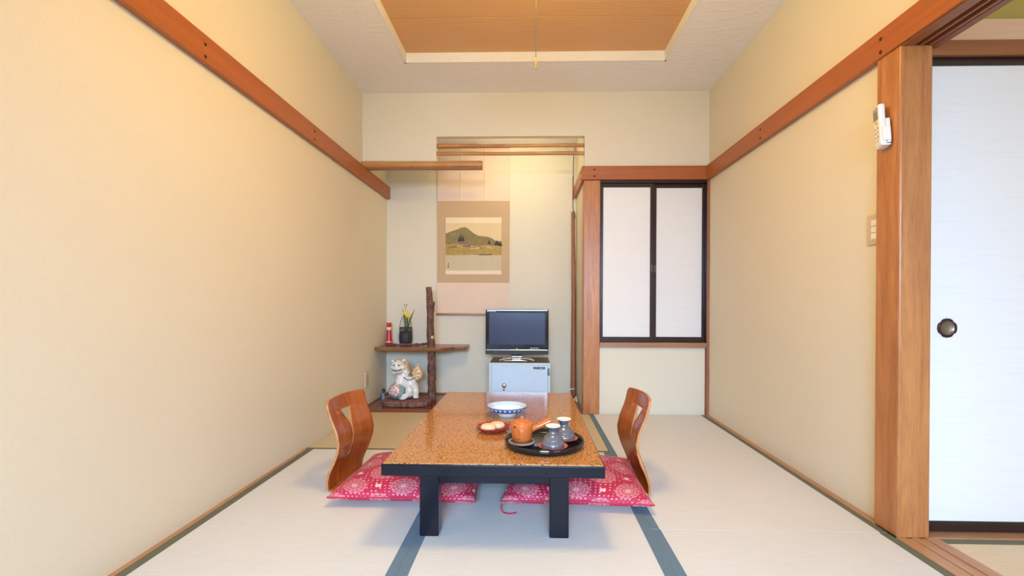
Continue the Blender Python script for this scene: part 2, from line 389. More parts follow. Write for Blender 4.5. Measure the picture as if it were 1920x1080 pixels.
mat_piece(XB, MR, -.03, 1.726, M_TAT, 'pale straw mat in the right foreground', [('L', .034, M_HERI_COOL), ('R', .030, M_HERI)])
mat_piece(ML, XB, -.03, .848, M_TAT, 'pale straw mat near the viewer', [])
mat_piece(ML, MR, YR, -.032, M_TAT, 'pale straw mat behind the viewer', [])
mat_piece(XR+.115, 4.2, .75, 1.682, m_tatami('side_room_rush', (.74, .60, .42), (.64, .50, .33), 'Y'), 'straw mat of the side room before the sliding door', [('F', .028, M_HERI)])
mat_piece(XR+.115, 4.2, YR, .748, M_TAT, 'straw mat of the side room, nearer the viewer', [])

# ceiling: stucco surround, white coffer sides, veneer boards
CX0, CX1, CY1, CY0, CZ = -.826, .878, 3.074, .25, 2.462
bm = B()
bx(bm, XL, CX0, YR, YF+.05, H, H+.2); bx(bm, CX1, XR, YR, YF+.05, H, H+.2)
bx(bm, CX0, CX1, CY1, YF+.05, H, H+.2); bx(bm, CX0, CX1, YR, CY0, H, H+.2)
ceil = struct('ceiling', bm, M_STUCCO, 'stucco ceiling surround with recessed wood panel', 'ceiling')
bm = B(); t = .012
bx(bm, CX0, CX0+t, CY0, CY1, H-.001, CZ); bx(bm, CX1-t, CX1, CY0, CY1, H-.001, CZ)
bx(bm, CX0, CX1, CY1-t, CY1, H-.001, CZ); bx(bm, CX0, CX1, CY0, CY0+t, H-.001, CZ)
o = obj('recess_edge', bm, M_WHITE, ceil); o['label'] = 'smooth white edge of the recess'
bm = B(); ys = [CY0, .89, 1.34, 1.79, 2.24, 2.69, CY1]
for i, (a_, b_) in enumerate(zip(ys, ys[1:])): bx(bm, CX0, CX1, a_+.002, b_-.002, CZ, CZ+.02)
o = obj('wood_panel', bm, M_CEILW, ceil, bevel=.0015); o['label'] = 'honey brown veneer boards of the recessed ceiling'
bm = B(); bx(bm, CX0, CX1, CY0, CY1, CZ+.02, CZ+.03); obj('panel_backing', bm, M_GROOVE, ceil)
bm = B(); bx(bm, XL, NX1+.1, YF+.05, YB, 2.21, 2.31)
struct('ceiling_alcove', bm, M_STUCCO, 'rough white plaster ceiling inside the alcove', 'ceiling')
bm = B(); bx(bm, XR+.115, 4.2, YR, 1.80, 2.32, 2.42)
struct('ceiling_side_room', bm, M_STUCCO, 'ceiling of the side room beyond the opening', 'ceiling')

bm = B(); bx(bm, XL-.1, XL, YR-.1, YB+.1, -.05, H+.2); struct('wall_left', bm, M_WALL, 'long beige wallpapered wall on the left', 'wall')
bm = B(); bx(bm, XR, XR+.115, 1.80, YF+.05, -.05, H+.2); bx(bm, XR, XR+.115, YR, 1.80, 1.78, H+.2)
struct('wall_right', bm, M_WALL, 'beige wallpapered wall on the right beside the pillar', 'wall')
bm = B(); bx(bm, XL, NX1+.06, YB, YB+.1, -.05, 2.31); struct('wall_back', bm, M_WALL, 'beige back wall of the alcove behind the scroll', 'wall')
bm = B()
bx(bm, XL, NX0, YF, YF+.05, 1.835, H); bx(bm, NX0, NX1, YF, YF+.05, 2.073, H); bx(bm, NX1, XR, YF, YF+.05, 1.80, H)
bx(bm, .52, XR-.02, YF+.012, YF+.05, -.03, .505)
struct('wall_front', bm, M_WALL, 'beige wall over the alcove and around the wall cupboard', 'wall')
bm = B(); bx(bm, NX1, NX1+.06, YF+.05, YB, -.05, 2.31); struct('wall_alcove', bm, M_WALL, 'narrow right side wall inside the alcove', 'wall')
# rear wall with the window opening
bm = B(); W0, W1, WZ0, WZ1 = -1.0, 1.0, .42, 1.88
bx(bm, XL, W0, YR-.1, YR, 0, H); bx(bm, W1, XR+.115, YR-.1, YR, 0, H); bx(bm, W0, W1, YR-.1, YR, 0, WZ0); bx(bm, W0, W1, YR-.1, YR, WZ1, H)
struct('wall_rear', bm, M_WALL, 'beige wall with a window behind the viewer', 'wall')
bm = B(); f_ = .03
bx(bm, W0, W1, YR-.07, YR-.03, WZ0, WZ0+f_); bx(bm, W0, W1, YR-.07, YR-.03, WZ1-f_, WZ1)
for xx in (W0, -.015, W1-f_): bx(bm, xx, xx+f_, YR-.068, YR-.032, WZ0, WZ1)
win = struct('window_1', bm, M_BEAM_X, 'wood framed window behind the viewer', 'window')
bm = B(); bx(bm, W0, W1, YR-.052, YR-.048, WZ0, WZ1)
gl, ntg, bg = new_mat('window_glass'); setc(bg, (1, 1, 1), 0, 0, .5); bg.inputs['Transmission Weight'].default_value = 1; bg.inputs['IOR'].default_value = 1.1
obj('pane', bm, gl, win)
# side room shell
bm = B(); bx(bm, 4.2, 4.3, YR-.1, 1.9, -.05, 2.42); bx(bm, XR+.115, 2.0, YR-.1, YR, 0, 2.4); bx(bm, 3.8, 4.2, YR-.1, YR, 0, 2.4)
bx(bm, 2.0, 3.8, YR-.1, YR, 0, .4); bx(bm, 2.0, 3.8, YR-.1, YR, 2.0, 2.4)
struct('wall_side_room', bm, M_WALL, 'outer walls of the side room out of view', 'wall')
bm = B(); bx(bm, XR+.115, 4.2, 1.755, 1.80, 1.78, 2.42); struct('wall_beyond', bm, M_WALL_GREEN, 'olive green wall above the sliding door in the side room', 'wall')

# beams (nageshi) with paired nail caps
def nail(parent, p, axis):
    bm = B(); lathe(bm, [(0, .004), (.004, .0035), (.0065, .0015), (.007, -.001)], p, 14, axis=axis)
    obj('nail_cap', bm, plain('dark_bronze_nail', (.07, .025, .015), .35, .6), parent)
bm = B(); bx(bm, XL, XL+.030, YR, YB, 1.738, 1.842)
t1 = struct('trim_1', bm, M_BEAM_Y, 'long reddish brown wooden rail along the left wall', 'rail', .0025)
for y in (-.05, .853, 1.754, 2.658):
    for z in (1.803, 1.757): nail(t1, (XL+.030, y, z), (1, 0, 0))
bm = B(); bx(bm, XR-.030, XR, YR, YF-.03, 1.740, 1.842)
t2 = struct('trim_2', bm, M_BEAM_Y, 'long reddish brown wooden rail along the right wall over the pillar', 'rail', .0025)
for y in (-.05, .87, 1.774, 2.68):
    for z in (1.808, 1.760): nail(t2, (XR-.030, y, z), (-1, 0, 0))
bm = B(); bx(bm, .383, XR, YF-.026, YF, 1.742, 1.842); bx(bm, .383, NX1, YF, YB, 1.742, 1.842)
t3 = struct('trim_3', bm, M_BEAM_X, 'reddish brown rail above the cupboard turning back into the alcove', 'rail', .0025)
for z in (1.815, 1.766): nail(t3, (.475, YF-.026, z), (0, -1, 0)); nail(t3, (.383, YF+.06, z), (-1, 0, 0))
# pillars
bm = B(); bx(bm, NX1-.004, .522, YF-.008, YF+.10, 0, 1.742)
struct('trim_4', bm, M_POST, 'orange brown pillar between the alcove and the cupboard', 'pillar', .004)
bm = B(); bx(bm, 1.302, 1.414, 1.688, 1.803, 0, 1.742)
struct('trim_5', bm, M_POST, 'thick knotty orange brown pillar beside the white sliding door', 'pillar', .006)
bm = B(); bx(bm, 1.309, XR, YF-.020, YF+.05, 0, 1.742)
struct('trim_6', bm, M_POSTD, 'slim brown post in the right corner beside the cupboard', 'post', .002)
# floor edge strips
bm = B(); bx(bm, MR, XR, 1.80, YF-.02, -.02, .004); struct('trim_7', bm, M_SILL, 'thin wooden strip between right wall and mat border', 'trim')
bm = B(); bx(bm, XL, ML, YR, 2.60, -.02, .004); struct('trim_8', bm, M_SILL, 'thin wooden strip between left wall and mat border', 'trim')
# threshold and head track of the opening on the right
bm = B(); tx = [MR, 1.330, 1.352, 1.375, 1.397, 1.44]
for i in range(5): bx(bm, tx[i], tx[i+1], YR, 1.688, -.02, .004 if i % 2 == 0 else .0005, 0)
struct('trim_9', bm, M_SILL, 'grooved light brown threshold on the floor of the side opening', 'threshold')
bm = B(); tx = [XR-.02, 1.345, 1.365, 1.375, 1.395, 1.408, 1.412, 1.44]
for i in range(7): bx(bm, tx[i], tx[i+1], YR, 1.70 if i < 6 else 1.72, 1.735 if i in (0, 2, 4, 6) else 1.75, 1.782)
struct('trim_10', bm, M_KAMOI, 'grooved dark brown head track over the side opening', 'head track', .001)
# side room: sill, head track, pale board
bm = B(); bx(bm, 1.414, 4.2, 1.684, 1.80, -.02, .006); struct('trim_11', bm, M_SILLX, 'brown sill under the white sliding door', 'sill', .002)
bm = B(); bx(bm, 1.40, 4.2, 1.705, 1.722, 1.712, 1.765); bx(bm, 1.40, 4.2, 1.722, 1.80, 1.718, 1.765); struct('trim_12', bm, M_KAMOIX, 'dark brown head track above the white sliding door', 'head track', .002)
bm = B(); bx(bm, 1.44, 4.2, 1.730, 1.757, 1.765, 1.853); struct('trim_13', bm, M_PALE, 'pale cedar board above the white sliding door', 'board', .002)
# sliding door (fusuma)
bm = B(); bx(bm, 1.40, 2.35, 1.732, 1.750, .045, 1.685)
d1 = struct('door_1', bm, M_PAPER, 'white paper sliding door with a dark flower shaped pull', 'door')
bm = B(); bx(bm, 1.395, 2.35, 1.728, 1.752, .007, .045); bx(bm, 1.395, 2.35, 1.728, 1.752, 1.685, 1.714); bx(bm, 2.335, 2.36, 1.727, 1.753, .007, 1.714)
obj('door_frame', bm, M_BLACKLQ, d1, bevel=.002)
hc = Vector((1.5055, 1.7315, .742)); bm = B()
n = 72; prev = None; rings = []
for (rr, yy) in ((.0345, 0), (.0345, -.003), (.031, -.0045), (.0245, -.0035)):
    row = []
    for i in range(n):
        a = 2*math.pi*i/n; k = 1 - .10*max(0, math.cos(4*(a-math.pi/4)))**4 if rr > .026 else 1
        row.append(bm.verts.new(hc+Vector((rr*k*math.cos(a), yy, rr*k*math.sin(a)))))
    rings.append(row)
for A, C in zip(rings, rings[1:]):
    for i in range(n): bm.faces.new((A[i], A[(i+1) % n], C[(i+1) % n], C[i])).smooth = True
bm.faces.new(rings[0])
hnd = obj('door_pull', bm, plain('dark_purple_brown_metal', (.05, .018, .022), .3, .5), d1)
bm = B(); lathe(bm, [(0, .0005), (.018, .0005), (.021, .0015), (.0235, .0042), (.0248, .0040)], hc, 40, axis=(0, -1, 0))
o = obj('pull_cup', bm, plain('aged_bronze', (.22, .20, .17), .28, .8), hnd); o['label'] = 'grey bronze cup of the pull'
bm = B(); bx(bm, 2.30, 3.35, 1.765, 1.783, .007, 1.712); bx(bm, 3.32, 4.2, 1.742, 1.758, .007, 1.712)
d2 = struct('door_2', bm, M_PAPER, 'second white sliding door panels out of view', 'door')

# ---------------------------------------------------------------- alcove floor and bamboo
bm = B(); bx(bm, XL, NX1-.004, YF-.002, YB, -.03, .022)
struct('floor_alcove', bm, M_TOKO, 'polished dark reddish brown wooden alcove floor', 'alcove floor', .002)
bm = B(); bx(bm, XL, NX1-.004, YB-.012, YB, .022, .034); bx(bm, XL, XL+.010, YF+.02, YB-.012, .022, .030)
struct('baseboard_alcove', bm, M_POSTD, 'thin brown strip at the foot of the alcove walls', 'baseboard')
def bamboo(name, x0, x1, y, z, r, nodes, label):
    pts, rad = [], []
    N_ = 90
    for i in range(N_+1):
        x = x0+(x1-x0)*i/N_; rr = r
        for nd in nodes:
            d = abs(x-nd); rr += r*.13*math.exp(-(d/.006)**2)
        pts.append((x, y, z+.0008*math.sin(x*9))); rad.append(rr)
    bm = B(); tube(bm, pts, rad, 18)
    for nd in nodes: lathe(bm, [(r*1.13, -.001), (r*1.17, 0), (r*1.13, .001)], (nd, y, z+.0008*math.sin(nd*9)), 18, 1, (1, 0, 0))
    return tag(obj(name, bm, [M_BAMBOO, plain('bamboo_node_ring', (.62, .38, .17), .5)]), label, 'bamboo pole')
bamboo('bamboo_pole', NX0, NX1, YF+.022, 2.010, .0140, (-.36, -.04, .27), 'thin bamboo pole across the niche, upper of the two')
bamboo('bamboo_pole', NX0, NX1, YF+.020, 1.951, .0142, (-.575, -.29, .005, .30), 'thin bamboo pole across the niche, lower of the two')
bp_ = thing('bamboo_rail', 'thick bamboo rail under the wall left of the niche, ending free', 'bamboo rail', (-.8, YF, 1.83))
def child(o, parent):
    o.parent = parent; o.matrix_parent_inverse = Matrix.Translation(Vector(parent.location)).inverted(); return o
o = bamboo('pole', XL+.002, -.355, YF-.006, 1.862, .0255, (-1.115, -.86, -.60, -.385), 'x'); del o['label']; del o['category']; child(o, bp_)
bm = B(); bx(bm, XL+.03, -.357, YF-.012, YF+.018, 1.826, 1.840); o = obj('backing_strip', bm, M_KAMOIX); child(o, bp_)

# hidden tube light above the niche opening
lt = thing('niche_light', 'slim tube light fixed behind the wall above the niche opening', 'light', (-.12, YF+.095, 2.105))
bm = B(); bx(bm, -.30, .30, -.044, -.018, -.02, .06); obj('housing', bm, M_WHITE, lt)
em, nte, be = new_mat('tube_glow'); be.inputs['Emission Color'].default_value = (1, .87, .50, 1); be.inputs['Emission Strength'].default_value = 30
bm = B(); tube(bm, [(-.28, 0, .005), (.28, 0, .005)], .013, 12); obj('tube', bm, em, lt)

# ---------------------------------------------------------------- ceiling lamp and its pull cord
lamp = thing('pendant_lamp', 'round pendant lamp above the table with a long pull cord', 'lamp', (.018, 1.60, CZ))
bm = B(); lathe(bm, [(0, 0), (.06, 0), (.06, -.02), (.008, -.03), (.008, -.225)], n=24); obj('canopy', bm, M_WHITE, lamp)
bm = B(); lathe(bm, [(.0, -.220), (.05, -.223), (.07, -.230), (.07, -.245), (.0, -.24)], n=48); obj('lamp_shade', bm, M_WHITE, lamp)
em2, nte2, be2 = new_mat('lamp_glow'); be2.inputs['Emission Color'].default_value = (*WARM, 1); be2.inputs['Emission Strength'].default_value = LAMP_E
bm = B(); ell(bm, (0, 0, -.335), (.19, .19, .10), seg=32); obj('diffuser', bm, em2, lamp)
bm = B(); tube(bm, [(0, 0, -.43), (0, 0, 1.655-CZ)], .0011, 8); cd = obj('pull_cord', bm, plain('brown_grey_cord', (.22, .15, .10), .8), lamp)
bm = B(); lathe(bm, [(0, .004), (.0022, .003), (.0045, 0), (.0048, -.004), (.0048, -.030), (.003, -.034), (0, -.034)], (0, 0, 1.655-CZ), 16)
o = obj('cord_knob', bm, plain('honey_wood_knob', (.62, .34, .09), .35), cd); o['label'] = 'honey coloured cylindrical knob'

# ---------------------------------------------------------------- wall cupboard
cb = thing('wall_cupboard', 'built-in wall cupboard with two white sliding doors framed in dark lacquer', 'cupboard', (.915, YF, .5))
def part(name, bm, mats, parent, bevel=0, label=None):
    """geometry written in world coordinates, child of an unrotated thing"""
    loc = Vector((0, 0, 0)); q = parent
    while q: loc += Vector(q.location); q = q.parent
    bmesh.ops.translate(bm, verts=bm.verts, vec=-loc)
    o = obj(name, bm, mats, parent, bevel)
    if label: o['label'] = label
    return o
bm = B(); bx(bm, .522, 1.309, YF-.010, YF+.06, .500, .536); part('sill', bm, M_SILLX, cb, .002, 'reddish brown wooden sill')
bm = B(); bx(bm, .522, 1.309, YF-.004, YF+.06, 1.722, 1.742); bx(bm, .520, .526, YF-.002, YF+.06, .536, 1.722); bx(bm, 1.306, 1.310, YF-.002, YF+.06, .536, 1.722)
part('track', bm, M_BLACKLQ, cb)
bm = B(); bx(bm, .522, 1.309, YF+.058, YF+.07, .5, 1.742); part('back_board', bm, M_GROOVE, cb)
def cdoor(x0, x1, y, label, hx, fl_w, fr_w):
    z0, z1 = .537, 1.722
    bm = B(); bx(bm, x0, x0+fl_w, y-.009, y+.009, z0, z1); bx(bm, x1-fr_w, x1, y-.009, y+.009, z0, z1)
    bx(bm, x0+fl_w, x1-fr_w, y-.009, y+.009, z0, z0+.040); bx(bm, x0+fl_w, x1-fr_w, y-.009, y+.009, z1-.030, z1)
    o = part('door', bm, M_BLACKLQ, cb, .002, label)
    bm = B(); bx(bm, x0+fl_w-.002, x1-fr_w+.002, y-.003, y+.003, z0+.038, z1-.028)
    q = obj('door_panel', bm, M_PAPER, o); q.location = -Vector(cb.location); q['label'] = 'white paper panel'
    bm = B(); bx(bm, hx-.0045, hx+.0045, y-.0105, y-.0085, 1.06, 1.115)
    q = obj('door_pull', bm, plain('worn_bronze', (.16, .11, .07), .35, .8), o, .001); q.location = -Vector(cb.location)
cdoor(.527, .922, YF+.018, 'left dark framed white door, sliding in front', .909, .020, .026)
cdoor(.914, 1.306, YF+.040, 'right dark framed white door, sliding behind', .936, .034, .020)

# ---------------------------------------------------------------- low table
TZ = .283; TX, TY = -.123, 2.215
tb = thing('low_table', 'low lacquered table with speckled tan top and black edge and legs', 'table', (TX, TY, 0))
hw, hl = .3785, .640
bm = B(); bx(bm, -hw+.005, hw-.005, -hl+.005, hl-.005, TZ-.006, TZ); obj('tabletop', bm, M_SPECK, tb, .0012)['label'] = 'glossy tan speckled top surface'
bm = B(); bx(bm, -hw, hw, -hl, hl, TZ-.044, TZ-.004); obj('edge_frame', bm, M_BLACK, tb, .003)
bm = B()
bx(bm, -.262, .262, -hl+.085, -hl+.105, TZ-.098, TZ-.044); bx(bm, -.262, .262, hl-.105, hl-.085, TZ-.098, TZ-.044)
bx(bm, -.245, -.225, -hl+.10, hl-.10, TZ-.098, TZ-.044); bx(bm, .225, .245, -hl+.10, hl-.10, TZ-.098, TZ-.044)
obj('apron', bm, M_BLACK, tb, .002)
for sx in (-1, 1):
    for sy in (-1, 1):
        bm = B(); cx_, cy2 = sx*.2295, sy*(hl-.105)
        bx(bm, cx_-.034, cx_+.034, cy2-.034, cy2+.034, .0005, TZ-.044); obj('leg', bm, M_BLACK, tb, .004)

# ---------------------------------------------------------------- floor chairs (bent plywood)
PROF = [(.002, -.045), (.004, -.012), (.014, .010), (.04, .000), (.075, .0095), (.11, .024), (.157, .042), (.19, .053), (.222, .058), (.255, .0545), (.281, .049), (.315, .034), (.346, .020), (.38, .0115), (.408, .006), (.420, .004)]
def prof(z):
    P = [(.012, .000), (.04, .000), (.079, .010), (.157, .042), (.222, .058), (.281, .047), (.346, .021), (.42, .003)]
    if z <= P[0][0]: return P[0][1]
    for i in range(len(P)-1):
        if z <= P[i+1][0]:
            a, b = P[max(i-1, 0)], P[i]; c, d = P[i+1], P[min(i+2, len(P)-1)]
            t = (z-b[0])/(c[0]-b[0]); p0, p1, p2, p3 = a[1], b[1], c[1], d[1]
            return .5*((2*p1)+(p2-p0)*t+(2*p0-5*p1+4*p2-p3)*t*t+(3*p1-p0-3*p2+p3)*t**3)
    return P[-1][1]
def make_chair(label):
    """sitter faces +x; origin on the floor under the backrest"""
    t = thing('floor_chair', label, 'floor chair', (0, 0, 0), 0, 'legless wooden floor chairs at the low table')
    rows = []
    for z in (.012, .03, .05, .08, .10, .125): rows.append((z, 0))
    for z, wd in ((.14, .0095), (.155, .0045), (.19, .0042), (.23, .0045), (.27, .0055), (.286, .009), (.312, .022), (.335, .034), (.356, .043)): rows.append((z, wd))
    rows += [(.356, 0), (.37, 0), (.39, 0), (.405, 0), (.416, 0), (.424, 0)]
    def halfw(z):
        w_ = .168 if z > .10 else .150+.018*z/.10
        if z > .405: w_ = w_ - .018*((z-.405)/.019)**2.2
        w_ -= .006*math.sin(max(0, min(1, (z-.1)/.3))*math.pi)
        return w_
    def P(z, u):
        wd = halfw(z); k = (u/.168)
        zz = z + (.006*(1-k*k) if z > .33 else .006*(1-k*k)*max(0, (z-.2)/.13))
        return Vector((prof(z) - .026*(1-k*k)*min(1, z/.12), u, zz))
    bm = B(); grid = []; nc = 9
    for z, wd in rows:
        hwid = halfw(z)
        Lr = [bm.verts.new(P(z, -hwid+(hwid-wd)*i/nc)) for i in range(nc+1)]
        Rr = [bm.verts.new(P(z, wd+(hwid-wd)*i/nc)) for i in range(nc+1)]
        grid.append((Lr, Rr))
    for (a1, b1), (a2, b2) in zip(grid, grid[1:]):
        for A, C in ((a1, a2), (b1, b2)):
            for i in range(nc):
                f = bm.faces.new((A[i], A[i+1], C[i+1], C[i])); f.smooth = True
    bmesh.ops.remove_doubles(bm, verts=bm.verts, dist=.00005)
    bmesh.ops.dissolve_degenerate(bm, dist=.00005, edges=bm.edges)
    o = obj('backrest', bm, [M_PLY, M_PLYE], t)
    so = o.modifiers.new('solid', 'SOLIDIFY'); so.thickness = .010; so.offset = 0; so.material_offset_rim = 1; so.use_even_offset = False
    bv = o.modifiers.new('bevel', 'BEVEL'); bv.width = .0015; bv.limit_method = 'ANGLE'; bv.angle_limit = math.radians(50)
    # seat board, curling up into the backrest
    bm = B(); nn = 10
    pts = []
    outline = []
    for i in range(nn+1):
        a = math.pi/2*i/nn; outline.append((.50+.07*math.sin(a), -.135-.0+.07*(1-math.cos(a))-.02))
    left = [(0.0, -.148), (.12, -.155)]+outline
    poly = left+[(x, -y) for x, y in left[::-1]]
    prism(bm, poly, lambda x, y: Vector((x, y, .003)), lambda x, y: Vector((x, y, .012)))
    obj('seat', bm, M_PLY, t, .002)
    return t
ch1 = make_chair('reddish plywood floor chair left of the table, showing its inner face and keyhole slot')
ch1.scale = (1, 1, .93); ch1.location = (-.8545, 2.165, 0); ch1.rotation_euler = (0, 0, -math.radians(7.5))
ch2 = dup(ch1, (.504, 2.165, 0), math.pi+math.radians(3.5), 'reddish plywood floor chair right of the table, seen nearly edge-on'); ch2.scale = (1, 1, .975)

# floor cushions
def make_cushion(label, hx=.300, hy=.262):
    t = thing('floor_cushion', label, 'cushion', (0, 0, 0), 0, 'red brocade floor cushions')
    bm = B(); n = 44; top = {}; bot = {}
    for i in range(n+1):
        for j in range(n+1):
            u = -1+2*i/n; v = -1+2*j/n
            u_ = math.sin(u*math.pi/2*.92)/math.sin(math.pi/2*.92); v_ = math.sin(v*math.pi/2*.92)/math.sin(math.pi/2*.92)
            # sides pull in between pointed corners
            x = hx*u_*(1-.055*(1-v_*v_)*abs(u_)**2); y = hy*v_*(1-.055*(1-u_*u_)*abs(v_)**2)
            h = (max(0, 1-abs(u_)**2.6)*max(0, 1-abs(v_)**2.6))**.5
            wr = .0035*noise.noise(Vector((x*14, y*14, 1.3)))*h
            top[i, j] = bm.verts.new((x, y, .028+.064*h**.8+wr))
            if i in (0, n) or j in (0, n): bot[i, j] = top[i, j]
            else: bot[i, j] = bm.verts.new((x, y, .028-.026*h**.45))
    for i in range(n):
        for j in range(n):
            f = bm.faces.new((top[i, j], top[i+1, j], top[i+1, j+1], top[i, j+1])); f.smooth = True
            q = (bot[i, j], bot[i, j+1], bot[i+1, j+1], bot[i+1, j])
            if len(set(q)) > 2: f = bm.faces.new(q); f.smooth = True
    obj('cushion_cover', bm, M_BROC, t)
    bm = B()
    ring = []
    for (a, b_, c_, d_) in ((-1, -1, 1, -1), (1, -1, 1, 1), (1, 1, -1, 1), (-1, 1, -1, -1)):
        for k in range(12):
            u_ = a+(c_-a)*k/12; v_ = b_+(d_-b_)*k/12
            ring.append((hx*u_*(1-.055*(1-v_*v_)*abs(u_)**2), hy*v_*(1-.055*(1-u_*u_)*abs(v_)**2), .028))
    tube(bm, ring+[ring[0]], .0028, 8); obj('piping', bm, M_RED, t)
    return t
cu1 = make_cushion('red medallion brocade cushion on the left floor chair')
cu1.location = (-.505, 2.118, .013); cu1.rotation_euler = (0, 0, -math.radians(1.5))
cu2 = dup(cu1, (.198, 2.108, .013), math.radians(178.0), 'red medallion brocade cushion on the right floor chair, with a loose tie')
bm = B(); tube(bm, spline([(.296, .255, .015), (.299, .262, .006), (.292, .274, -.009), (.27, .287, -.0105), (.25, .284, -.0105), (.238, .276, -.0105)]), .0028, 8)
obj('corner_tie', bm, M_RED, cu2)

# ---------------------------------------------------------------- things on the table
# black round tray
tr = thing('serving_tray', 'round black lacquer tray holding the teapot and cups', 'tray', (.058, 1.800, TZ))
bm = B(); R_ = .1505
lathe(bm, [(0, .0), (R_-.012, .0), (R_-.004, .003), (R_, .010), (R_+.0015, .024), (R_-.001, .026), (R_-.004, .024), (R_-.007, .010), (R_-.012, .006), (0, .006)], n=80)
obj('tray_body', bm, plain('gloss_black_lacquer', (.010, .009, .012), .10), tr)
TRZ = TZ+.006
# woven trivet
tv = thing('woven_trivet', 'round woven straw trivet under the teapot on the tray', 'trivet', (-.028, 1.800, TRZ))
M_STRAW = plain('dark_straw_coil', (.20, .09, .045), .5, var=.5, vscale=180, bump=.6, bscale=300)
bm = B(); 
for k in range(5):
    r = .008+.0085*k
    lathe(bm, [(r+.0045*math.cos(a), .0050+.0046*math.sin(a)) for a in [2*math.pi*i/8 for i in range(9)]], n=48)
obj('coil', bm, M_STRAW, tv)
bm = B()
for k in range(44):
    a = 2*math.pi*k/44; c = Vector((math.cos(a)*.0465, math.sin(a)*.0465, .006)); tdir = Vector((-math.sin(a), math.cos(a), 0)); q = tdir*.0035
    tube(bm, [c-q+Vector((0, 0, -.004)), c+Vector((0, 0, .003))+c.normalized()*.002, c+q+Vector((0, 0, -.004))], .0014, 5)
obj('braided_rim', bm, plain('pale_straw_braid', (.60, .42, .28), .5), tv)
# teapot
tp = thing('teapot', 'small orange clay side-handle teapot on the tray', 'teapot', (-.028, 1.800, TRZ+.0095))
M_CLAY = plain('orange_glazed_clay', (.60, .145, .030), .16, var=.08, vscale=12)
bm = B(); lathe(bm, [(0, .001), (.029, .001), (.034, .003), (.038, .012), (.0405, .030), (.042, .050), (.0425, .066), (.041, .0715), (.036, .072), (.034, .070), (.030, .066), (0, .066)], n=56)
obj('body', bm, M_CLAY, tp)
bm = B(); lathe(bm, [(.0345, .0705), (.0350, .0728), (.030, .0760), (.018, .0780), (.006, .0790), (.0045, .082), (.0055, .085), (.0080, .089), (.0075, .093), (.004, .095), (0, .0955)], n=48)
ld = obj('lid', bm, M_CLAY, tp); 
bm = B(); d = Vector((-.45, -.9, 0)).normalized()
pts = spline([d*.030+Vector((0, 0, .022)), d*.043+Vector((0, 0, .040)), d*.052+Vector((0, 0, .055)), d*.058+Vector((0, 0, .064))], 5)
tube(bm, pts, [.016-.0102*(i/(len(pts)-1))**.8 for i in range(len(pts))], 20); obj('spout', bm, M_CLAY, tp)
bm = B(); tube(bm, [d*.0575+Vector((0, 0, .0632)), d*.0586+Vector((0, 0, .0650))], [.0042, .0044], 16); obj('spout_hole', bm, M_GROOVE, tp)
bm = B(); h0 = Vector((.036, .006, .042)); h1 = Vector((.108, .020, .070))
tube(bm, [h0+(h1-h0)*k for k in (0, .15, .4, .7, .95, 1)], [.0135, .0105, .0115, .0140, .0168, .0172], 24, caps=False)
tube(bm, [h1+(h0-h1)*k for k in (0, .3)], [.0150, .0125], 24)
obj('handle', bm, M_CLAY, tp)
# lidless upside-down cups on red saucers
def cup(loc, label, slabel):
    s = thing('saucer', slabel, 'saucer', loc, 0, 'red lacquer saucers on the tray')
    bm = B(); lathe(bm, [(0, .001), (.024, 0), (.026, .003), (.040, .0065), (.0545, .0115), (.0560, .0130), (.0545, .0135), (.040, .0085), (.026, .006), (0, .006)], n=56)
    obj('dish', bm, plain('vermilion_lacquer', (.42, .035, .020), .14), s)
    c = thing('tea_cup', label, 'cup', (loc[0], loc[1], loc[2]+.006), 0, 'grey glazed tea cups on the tray')
    bm = B(); lathe(bm, [(.038, .0), (.0415, .001), (.0425, .005), (.0422, .012), (.0412, .0195), (.0400, .0198), (.0370, .030), (.0325, .038), (.0268, .0445), (.0212, .0485), (.0178, .0520), (.0162, .0570), (.0170, .0630), (.0205, .0700), (.0262, .0770)], n=56)
    obj('body', bm, plain('pewter_grey_glaze', (.20, .21, .25), .24, .55), c)
    bm = B(); lathe(bm, [(.0262, .077), (.0278, .0792), (.0272, .0806), (.0235, .0806), (.0220, .0785), (0, .0775)], n=48)
    o = obj('rim', bm, plain('white_unglazed_rim', (.86, .83, .78), .5), c); o['label'] = 'white round top'
    return c
cup((.088, 1.735, TRZ), 'grey glazed narrow-necked cup with white top, nearer of the two', 'red saucer under the nearer grey cup')
cup((.136, 1.838, TRZ), 'grey glazed narrow-necked cup with white top, farther of the two', 'red saucer under the farther grey cup')
# plate of buns
pl = thing('bun_plate', 'small red octagonal lacquer plate holding two buns', 'plate', (-.152, 1.985, TZ), math.radians(22.5))
bm = B(); lathe(bm, [(0, .004), (.040, .004), (.046, .001), (.050, .001), (.056, .006), (.074, .019), (.0765, .022), (.074, .0235), (.064, .016), (.052, .009), (0, .009)], n=8)
for f in bm.faces: f.smooth = False
obj('dish', bm, plain('deep_red_lacquer', (.33, .028, .018), .12), pl, .0015)
for (x, y, r, lb) in ((-.171, 1.968, .0, 'pale steamed bun on the red plate, nearer the viewer'), (-.137, 2.000, .3, 'pale steamed bun on the red plate, farther back')):
    bm = B(); lathe(bm, [(0, 0), (.022, 0), (.029, .004), (.0315, .010), (.030, .017), (.025, .0225), (.015, .0265), (0, .028)], n=32)
    o = tag(obj('steamed_bun', bm, plain('bun_skin', (.78, .52, .30), .45, var=.12, vscale=40)), lb, 'bun', 'steamed buns on the red plate'); o.location = (x, y, TZ+.0095); o.scale = (1.08, .92, 1)
